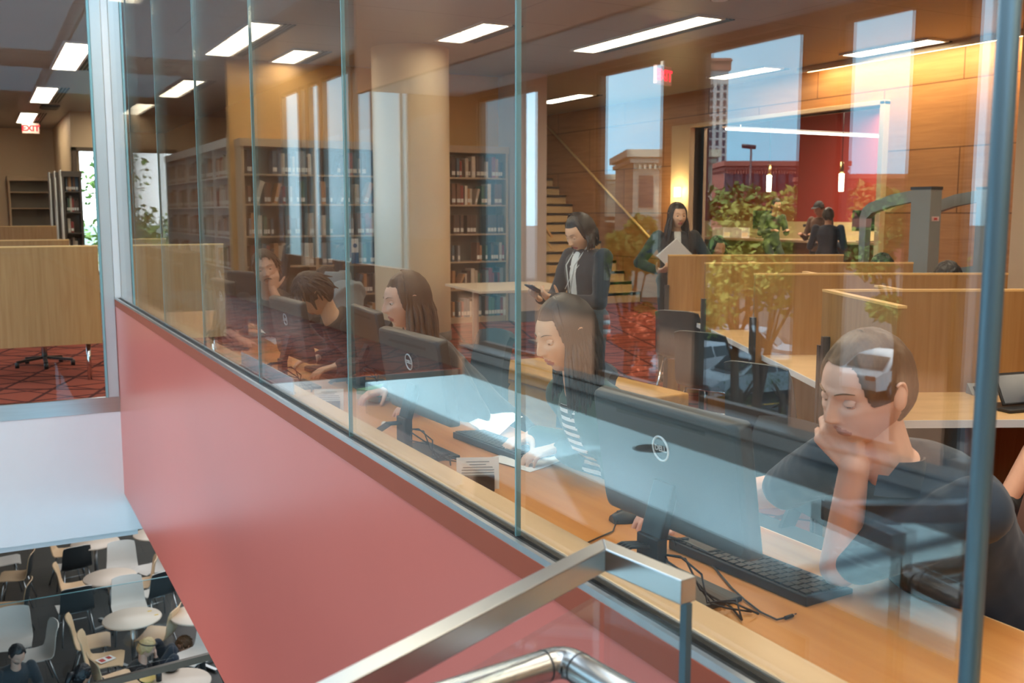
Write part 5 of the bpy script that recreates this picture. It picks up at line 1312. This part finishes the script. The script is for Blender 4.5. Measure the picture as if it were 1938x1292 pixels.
for (px, py), c, lab in (((325, 1268), mat('bowl_dark', (.05, .04, .03), .4), 'dark bowl on the lowest cafe table'), ((280, 1288), mat('plate_yellow', srgb(220, 190, 110), .5), 'yellow plate at the front of the lowest cafe table')):
    p = onZ(px, py, TZ); setp(MB().lathe([(0, .006), (.05, .006), (.085, .03), (.09, .032), (.055, .001), (0, 0)], (p.x, p.y, TZ), 24).build('plate', c), lab, 'plate')
p = onZ(301, 1288, TZ); t = thing('drink_cup', 'tall black cup on the lowest cafe table', 'cup', (p.x, p.y, TZ)); MB().lathe([(0, 0), (.03, 0), (.038, .15), (0, .15)], n=16).build('body', M_black, t); MB().lathe([(.04, .15), (.04, .165), (0, .168)], n=16).build('lid', M_dgrey, t)
def headband(t, M):
    MB().tube([M@V((.083*cos(a), -.01+.10*sin(a), .055+.02*sin(a))) for a in [2*pi*k/24 for k in range(25)]], .008, 8).build('headband', M_black, t)
def ponytail(t, M): b = MB(); b.tube([M@V((0, -.10, .03)), M@V((0, -.16, .03)), M@V((.01, -.19, -.04)), M@V((.02, -.19, -.12))], [.03, .04, .03, .01], 10).build('ponytail', H_BLACK, t)
p = (0, 0)
bg('bearded man in a dark shirt sitting at the lower left corner', 24, 1232, 11.6, radians(-160), hs_short(.07), H_BLACK, cloth('dark_checked_shirt', (44, 54, 62)), z0=CF, sk_=SK_A, hrot=(0, 25, 0), stubble=True)
bg('blond person in black with a headband, hand at the mouth, in the cafe', 258, 1228, 12.2, radians(-95), hs_short(.06, -.03, -.1), H_BLOND, cloth('black_coat', (24, 25, 28)), z0=CF, sk_=SK_A, extra=headband, chin=True, hrot=(0, 25, 0))
bg('black-haired person with a ponytail at the bottom edge of the cafe', 138, 1284, 11.2, radians(-60), hs_short(.06, -.03, -.1), H_BLACK, cloth('grey_top', (90, 92, 96)), z0=CF, extra=ponytail)
bg('dark-clothed person with curly brown hair partly hidden by the glass in the cafe', 362, 1214, 13.0, radians(120), hs_tousled(9, .015, 70, .04), H_LIGHTB, cloth('black_coat', (24, 25, 28)), z0=CF)
# ---------------------------------------------------------------- the street outside, seen mirrored in the glass
def vm(px, py, D):
    """point whose mirror image in the glass plane stands at depth D behind that pixel"""
    p = V((0, 0, CAMZ))+ray(px, py)*D; return V((2*GX-p.x, p.y, p.z))
def vmz(px, py, z): p = onZ(px, py, z); return V((2*GX-p.x, p.y, p.z))
GZ = CF
M_asph = mat('asphalt', (.07, .075, .08), .9, noise=.2, scale=3)
struct(MB().box(-420, -200, GZ-.3, WX-9, 420, GZ-.06).build('street', M_asph))
struct(MB().box(WX-9, -60, GZ-.3, WX-.12, 120, GZ).build('pavement', mat('pavement_concrete', (.34, .35, .35), .9, noise=.12, scale=2)))
# parking lines
ln = MB()
for a, b in (((1345, 775), (1530, 757)), ((1335, 700), (1385, 712)), ((1385, 712), (1500, 704)), ((1150, 640), (1240, 660))):
    p, q = vmz(*a, GZ-.055), vmz(*b, GZ-.055); ln.bar(p, q, .12, .006)
struct(ln.build('road_marking', mat('yellow_line', srgb(230, 180, 70), .8)))
def mdir(px0, px1, py, D=32):
    a, b = vm(px0, py, D), vm(px1, py, D); d = b-a; return atan2(d.y, d.x)-pi/2
def car(lab, px, py, hd, col, kind='sedan'):
    p = vmz(px, py, GZ-.06); t = thing('car', lab, 'car', p, hd)
    paint = mat('car_paint_%02x%02x%02x' % col, srgb(*col), .3, .15, noise=.02); gl = mat('car_glass', (.03, .045, .05), .08)
    L = 2.3; W = .86
    if kind == 'sedan': low = [(-L, .35), (-L, .80), (-1.9, .92), (-.9, .95), (.9, .92), (1.9, .80), (L, .62), (L, .32)]; top = [(-1.75, .92), (-1.15, 1.36), (-.2, 1.44), (.45, 1.36), (1.15, .92)]
    else: low = [(-L, .4), (-L, .95), (-1.9, 1.0), (-.9, 1.0), (1.1, .98), (1.9, .9), (L, .7), (L, .36)]; top = [(-2.2, .95), (-2.0, 1.6), (-.2, 1.68), (.55, 1.6), (1.2, .97)]
    f = lambda u, v, d: (d, u, v)
    b = MB(); b.prism(low, f, -W, W); bo = b.build('body', paint, t, bevel=.07, seg=3)
    c = MB(); n = len(top)
    c.add([(s*(W-.04-(.16 if v > 1.2 else 0)), u, v) for s in (-1, 1) for u, v in top], [tuple(range(n))[::-1], tuple(range(n, 2*n))]+[(i, i+1, n+i+1, n+i) for i in range(n-1)])
    c.build('cabin', paint, t, bevel=.05, seg=2)
    w = MB()
    def ins(pts, k): cx = sum(p[0] for p in pts)/len(pts); cy = sum(p[1] for p in pts)/len(pts); return [(cx+(u-cx)*k, cy+(v-cy)*k) for u, v in pts]
    zb = top[0][1]; side = [(top[0][0]+.15, zb+.03), (top[1][0]+.05, top[1][1]-.08), (top[3][0]-.02, top[3][1]-.06), (top[4][0]-.15, zb+.03)]
    for s in (-1, 1):
        mid = (side[0][0]+side[3][0])/2
        for q in ([side[0], side[1], (mid-.04, side[1][1]+.02), (mid-.04, zb+.03)], [(mid+.04, zb+.03), (mid+.04, side[2][1]+.03), side[2], side[3]]):
            w.add([(s*(W-.03-(.15 if v > 1.2 else -.0)+.012), u, v) for u, v in q], [(0, 1, 2, 3)])
    for a, bq in ((0, 1), (3, 4)):
        p0, p1 = top[a], top[bq]; e = .012*(1 if a else -1)
        w.add([(-W+.16, p0[0]*.92+p1[0]*.08+e*3, p0[1]*.92+p1[1]*.08+.02), (W-.16, p0[0]*.92+p1[0]*.08+e*3, p0[1]*.92+p1[1]*.08+.02), (W-.26, p0[0]*.1+p1[0]*.9+e*3, p0[1]*.1+p1[1]*.9+.02), (-W+.26, p0[0]*.1+p1[0]*.9+e*3, p0[1]*.1+p1[1]*.9+.02)], [(0, 1, 2, 3)])
    w.build('window', gl, t)
    for sx in (-1, 1):
        for yy in (-1.4, 1.42):
            wh = MB().tube([(sx*(W-.17), yy, .31), (sx*(W+.01), yy, .31)], .32, 20).build('wheel', mat('tyre', (.02, .02, .02), .8), t)
            MB().tube([(sx*(W+.005), yy, .31), (sx*(W+.02), yy, .31)], .19, 14).build('hub', M_alu, wh)
    MB().box(-.8, L-.02, .55, -.45, L+.01, .68).box(.45, L-.02, .55, .8, L+.01, .68).build('headlamp', M_lite and mat('lamp_clear', (.7, .72, .72), .15), t)
    MB().box(-.82, -L-.01, .68, -.45, -L+.02, .82).box(.45, -L-.01, .68, .82, -L+.02, .82).build('tail_light', mat('lamp_red', (.5, .02, .02), .2), t)
    return t
car('silver sedan parked on the street, mirrored beside the man\'s chair', 1422, 752, mdir(1480, 1420, 745)-radians(25), (176, 190, 196))
car('white estate car behind the silver sedan, mirrored over the carrel desk', 1415, 700, mdir(1380, 1450, 690)+radians(25), (232, 236, 238), 'van')
car('white sedan mirrored across the forehead of the man', 1692, 741, mdir(1600, 1680, 730)-radians(35), (236, 238, 238))
car('white car mirrored beyond the chrome chair legs', 1305, 722, mdir(1330, 1290, 715)-radians(40), (228, 232, 236))
# cream classical building, tower, brick blocks
M_cream = mat('cream_stone', srgb(226, 216, 190), .8, noise=.04, scale=.6)
M_pane_dark = mat('dark_window', (.05, .06, .07), .15)
M_brick = mat('brick_red', srgb(170, 104, 88), .85, noise=.1, scale=1.5)
def block(lab, px0, px1, pytop, D, dep, m, win=None, cornice=0, name='building', crown=False):
    a, b = vm(px0, 403, D), vm(px1, 403, D); top = CAMZ+(403-pytop)/FPX*D
    x = (b-a); wd = x.length; t = thing(name, lab, 'building', (a.x, a.y, GZ), atan2(x.y, x.x))
    s = -1    # local y: away from the viewer's side
    fwd = V((-x.y, x.x, 0)); s = 1 if fwd.dot(V((a.x, a.y, 0))) > 0 else -1
    h = top-GZ
    MB().box(0, 0, 0, wd, s*dep, h).build('walls', m, t)
    if cornice:
        c = MB().box(-cornice, -s*cornice, h-.05*h, wd+cornice, s*dep, h).box(-cornice*.5, -s*cornice*.5, h-.09*h, wd+cornice*.5, s*dep, h-.06*h).box(-cornice*.3, -s*cornice*.3, h*.55, wd, s*.2, h*.57)
        nd = int(wd/.35)
        for k in range(nd): c.box(k*.35, -s*cornice*.7, h-.13*h, k*.35+.15, s*.1, h-.1*h)
        c.build('cornice', m, t)
    if crown: MB().box(-.8, -s*.8, h, wd+.8, s*dep, h+4.6).box(-1.2, -s*1.2, h+3.4, wd+1.2, s*dep, h+3.9).build('raw_storeys', mat('tower_brown', srgb(160, 110, 90), .8), t)
    if win:
        nx, nz, ww, hh = win; g = MB()
        for i in range(nx):
            for k in range(nz):
                cx = wd*(i+.5)/nx; cz = h*(.12+.8*(k+.5)/nz); g.box(cx-ww/2, -s*.06, cz-hh/2, cx+ww/2, s*.05, cz+hh/2)
        g.build('window', M_pane_dark, t)
    return t
block('cream classical building with a heavy cornice, mirrored behind the walking woman', 1196, 1345, 285, 70, 12, M_cream, (3, 2, 1., 2.2), .5)
block('lower cream wing left of the classical building', 1090, 1186, 331, 88, 10, M_cream, (3, 1, 1.6, 1.6), .3)
block('tall grey tower block under construction, mirrored above the lobby opening', 1335, 1372, 140, 400, 9, mat('tower_grey', srgb(196, 190, 184), .8, noise=.06, scale=.2), (3, 16, 1.2, 2.2), name='tower_block', crown=True)
block('pink brick terrace with roof parapets, mirrored over the red wall', 1372, 1600, 306, 130, 14, M_brick, (14, 3, 1.6, 2.4), .4)
block('lower red brick block to the right of the terrace', 1560, 1760, 330, 110, 12, M_brick, (10, 2, 1.6, 2.2), .3)
t = thing('building', 'dark blue block added outside to mirror as teal bands over the bookcases', 'building', (-9, 20.3, GZ))
MB().prism([(0, 0), (0, 60), (-30, 60), (-30, 56)], lambda u, v, d: (u, v, d), 0, 26).build('walls', mat('teal_tint_block', (.024, .066, .085), .35, noise=.05), t)  # made-up block, added to tint the mirrored windows teal
w = MB()
for k in range(24): w.box(-.02, k*2.5, 0, .06, k*2.5+.12, 26)
w.build('mullion', M_dgrey, t)
# trees
M_leaf = mat('leaf_green', srgb(96, 128, 58), .7, noise=.35, scale=3)
M_leaf2 = mat('leaf_yellow_green', srgb(150, 156, 70), .7, noise=.35, scale=3)
M_bark = mat('bark', srgb(92, 74, 58), .9, noise=.2)
def tree(lab, base, h, r, leaf, nl=2600, squash=.75, lowest=.35, seed=1):
    rd = random.Random(seed); t = thing('street_tree', lab, 'tree', base, 0, None)
    b = MB(); b.tube([(0, 0, 0), (.05, 0, h*.3), (0, .05, h*.55)], [.13, .10, .06], 8)
    cl = []
    for k in range(9):
        a = rd.uniform(0, 6.28); u = rd.uniform(.3, .85); p = V((cos(a)*r*u, sin(a)*r*u, h*(lowest+.12+(1-lowest)*.75*rd.random())))
        b.tube([(0, 0, h*rd.uniform(.28, .5)), p*.55+V((0, 0, h*.18)), p], [.05, .03, .012], 6); cl.append((p, r*rd.uniform(.3, .5)))
    cl.append((V((0, 0, h*.85)), r*.5))
    b.build('trunk', M_bark, t)
    f = MB()
    for k in range(nl):
        c, cr = rd.choice(cl); d = V((rd.gauss(0, 1), rd.gauss(0, 1), rd.gauss(0, 1))).normalized()*cr*rd.random()**.4; d.z *= squash
        p = c+d; s = rd.uniform(.06, .13)*h/6; R = Quaternion((rd.gauss(0, 1), rd.gauss(0, 1), rd.gauss(0, 1), rd.gauss(0, 1))).normalized().to_matrix()
        f.add([p+R@V(q) for q in ((-s, 0, 0), (0, -s*.5, .01), (s, 0, 0), (0, s*.5, .01))], [(0, 1, 2, 3)])
    f.build('foliage', leaf, t); return t
def treeat(lab, px, py, D, ph, pw, leaf, **k):
    p = vm(px, py, D); z0 = GZ-.06; h = p.z+ph/2/FPX*D-z0; tree(lab, (p.x, p.y, z0), h, pw/2/FPX*D, leaf, **k)
treeat('leafy street tree mirrored over the red lobby wall', 1400, 380, 24, 150, 240, M_leaf, seed=2)
treeat('leafy street tree mirrored at the right of the lobby opening', 1712, 385, 25, 130, 210, M_leaf, seed=3)
treeat('yellow-green street tree mirrored behind the phone-reading woman', 1190, 480, 26, 170, 150, M_leaf2, seed=4)
treeat('wide leafy tree mirrored over the maple carrel panels', 1440, 500, 20, 200, 300, M_leaf2, nl=3200, lowest=.55, seed=5)
treeat('small red-leaved shrub tree mirrored under the phone-reading woman', 1195, 640, 25, 150, 110, mat('leaf_red', srgb(176, 90, 60), .7, noise=.4, scale=3), seed=6, lowest=.1)
def shrub(lab, px, py, D, r, leaf, seed):
    p = vmz(px, py, GZ); tree(lab, p, r*1.9, r, leaf, nl=700, lowest=.05, seed=seed)
shrub('low green planting on the pavement, mirrored below the silver sedan', 1400, 800, 24, .9, M_leaf, 8); shrub('low green planting mirrored over the dark sill', 1480, 800, 24, .8, M_leaf, 9)
shrub('pink flowering shrub mirrored left of the chrome chair', 1215, 700, 24, 1.2, mat('leaf_pink', srgb(226, 160, 170), .7, noise=.3, scale=3), 10)
# end-window view: garden trees and a white building
for k, (x, y, h, r) in enumerate([(2.4, 32.5, 6.2, 1.9), (4.1, 37.5, 8., 2.4), (6.3, 32.8, 6., 1.9), (-.5, 37, 7.5, 2.4), (9.2, 36, 8, 2.6)]):
    tree(['bright green garden tree nearest the end window', 'tall garden tree behind the end window', 'green garden tree at the right of the end window', 'garden tree at the left of the end window', 'rear garden tree past the end window'][k], (x, y, GZ), h, r, MATS['leaf_green'], nl=1800, lowest=.2, seed=20+k)
t = thing('building', 'white low building beyond the garden trees at the end window', 'building', (4, 44, GZ)); MB().box(-9, 0, 0, 9, 8, 5.4).build('walls', M_white, t)
MB().box(-8, -.05, 3.2, -1, .0, 4.6).box(1, -.05, 3.2, 8, 0, 4.6).build('window', M_pane_dark, t)
struct(MB().box(-1.5, 30.1, GZ-.3, 40, 120, GZ-.02).build('garden_ground', mat('lawn', srgb(120, 140, 80), .9)))
# street lamp, traffic drum, sign pole
p = vm(1417, 403, 60); t = thing('street_lamp', 'thin street lamp mirrored above the brick terrace', 'street lamp', (p.x, p.y, GZ)); hh = CAMZ+(403-280)/FPX*60-GZ
MB().tube([(0, 0, 0), (0, 0, hh)], [.1, .06], 8).build('pole', M_dgrey, t); MB().tube([(-.3, 0, hh), (.5, .2, hh+.05)], .13, 8).build('lamp_head', M_dgrey, t)
p = vmz(1143, 640, GZ); t = thing('traffic_drum', 'orange and white banded traffic drum mirrored beside the phone-reading woman', 'traffic drum', p)
d = MB()
for k in range(5): d.tube([(0, 0, k*.22), (0, 0, k*.22+.22)], .28-.01*k, 16, k % 2)
d.build('drum', [mat('drum_orange', srgb(230, 80, 40), .5), M_paper], t); MB().tube([(0, 0, 0), (0, 0, .06)], .36, 16).build('base', M_black, t)

# ---------------------------------------------------------------- light
wd = bpy.data.worlds.new('sky'); SC.world = wd; wd.use_nodes = True; nt = wd.node_tree; nt.nodes.clear()
N = nt.nodes.new; L = nt.links.new
out = N('ShaderNodeOutputWorld'); bg = N('ShaderNodeBackground'); tc = N('ShaderNodeTexCoord'); sp = N('ShaderNodeSeparateXYZ'); L(tc.outputs['Generated'], sp.inputs[0])
cr = N('ShaderNodeValToRGB'); e = cr.color_ramp.elements; e[0].position = .0; e[0].color = (.30, .70, .96, 1); e[1].position = .62; e[1].color = (.52, .62, .72, 1)
L(sp.outputs['Z'], cr.inputs['Fac'])
nz = N('ShaderNodeTexNoise'); nz.inputs['Scale'].default_value = 3.; nz.inputs['Detail'].default_value = 5; mp = N('ShaderNodeMapping'); mp.inputs['Scale'].default_value = (1, 1, 3); L(tc.outputs['Generated'], mp.inputs[0]); L(mp.outputs[0], nz.inputs['Vector'])
rm = N('ShaderNodeMapRange'); rm.inputs['From Min'].default_value = .55; rm.inputs['From Max'].default_value = .8; rm.inputs['To Max'].default_value = .5; L(nz.outputs['Fac'], rm.inputs['Value'])
mx = N('ShaderNodeMix'); mx.data_type = 'RGBA'; mx.inputs['B'].default_value = (.92, .94, .95, 1); L(rm.outputs[0], mx.inputs['Factor']); L(cr.outputs['Color'], mx.inputs['A'])
hz = N('ShaderNodeMapRange'); hz.inputs['From Min'].default_value = .85; hz.inputs['From Max'].default_value = .98; L(sp.outputs['Y'], hz.inputs['Value'])
m2 = N('ShaderNodeMix'); m2.data_type = 'RGBA'; m2.inputs['B'].default_value = (.9, .95, .98, 1); L(hz.outputs[0], m2.inputs['Factor']); L(mx.outputs['Result'], m2.inputs['A']); mx = m2
L(mx.outputs['Result'], bg.inputs['Color']); bg.inputs['Strength'].default_value = 5.5; L(bg.outputs[0], out.inputs[0])
sl = bpy.data.lights.new('sun', 'SUN'); so = bpy.data.objects.new('sun', sl); COL.objects.link(so)
sl.energy = 17; sl.angle = radians(1.2); sl.color = (1, .96, .9)
sd = V((-cos(radians(61)), .02, -sin(radians(61)))); so.rotation_euler = sd.to_track_quat('-Z', 'Y').to_euler()
# extra ceiling lights added to brighten the near desk, most above the frame
for k, (x, y, w_, l_) in enumerate([(2.3, 1.6, .3, 2.45), (2.3, 6.0, .3, 2.45), (4.8, 1.5, .3, 2.45), (4.8, 6.0, .3, 2.45), (1.75, 3.9, .3, 2.45), (1.75, 8.3, .3, 2.0), (1.75, -.9, .3, 2.0), (5.2, 3.8, .3, 1.6), (7.6, 4.6, .3, 2.45), (7.6, .6, .3, 2.45), (2.6, -1.6, .3, 2.0), (5.0, 10.4, .3, 1.2)]):
    troffer('added paired ceiling light brightening the near desk and carrels', x, y, l_)
def area(name, loc, target, sx, sy, en, col):
    l = bpy.data.lights.new(name, 'AREA'); l.shape = 'RECTANGLE'; l.size = sx; l.size_y = sy; l.energy = en; l.color = col
    o = bpy.data.objects.new(name, l); COL.objects.link(o); o.location = loc; o.rotation_euler = (V(target)-V(loc)).to_track_quat('-Z', 'Y').to_euler(); return o
# cove strip that washes the oak wall
t = thing('cove_light', 'bright linear cove light along the top of the oak wall at the upper right', 'wall light', (10.3, 8.3, CH))
MB().box(-.02, -2.4, -.05, .10, 2.5, -.012).build('diffuser', emis('cove_glow', (1., .72, .36), 30.), t); MB().box(-.06, -2.45, -.07, -.02, 2.55, 0).build('shield', M_beige, t)
t = thing('wall_light', 'glowing wall light inside the jamb of the lobby opening', 'wall light', (10.46, 13.8, 1.95))
MB().box(-.03, -.05, -.08, .03, .05, .08).build('lamp_shade', emis('sconce_glow', (1., .7, .3), 10.), t)
pl = bpy.data.lights.new('wall_lamp', 'POINT'); pl.energy = 22; pl.color = (1, .72, .32); pl.shadow_soft_size = .08; po_ = bpy.data.objects.new('wall_lamp', pl); COL.objects.link(po_); po_.location = (10.32, 13.8, 1.95)
area('lobby_fill', (14.2, 13.5, 3.5), (14.2, 13.5, 0), 6, 1., 260, (1, .8, .58))  # unseen area light added to brighten the lobby and its red wall
area('cafe_fill', (2., 15, -1.35), (1.6, 15, -4), 9, 9, 360, (.95, .97, 1))  # unseen area light added in place of daylight on the cafe floor
area('cafe_void_fill', (-1.5, 4, -1.0), (-1.0, 6, -4.3), 1, 6, 60, (.95, .97, 1))  # unseen area light added to lighten the void under the walkway
SC.cycles.use_denoising = True
try: SC.cycles.denoiser = 'OPENIMAGEDENOISE'
except Exception: pass
SC.cycles.max_bounces = 10; SC.cycles.transparent_max_bounces = 24; SC.cycles.diffuse_bounces = 4; SC.cycles.glossy_bounces = 5
SC.cycles.sample_clamp_indirect = 6; SC.cycles.caustics_reflective = False; SC.cycles.caustics_refractive = False

q = vmz(1222, 850, 0); t = thing('floor_box', 'round dark floor box set in the pale walkway, mirrored over the nearest monitor', 'floor box', (q.x, q.y, 0))
MB().lathe([(0, .006), (.11, .006), (.12, .0), (.0, .0)], n=28).build('lid', M_dark, t)
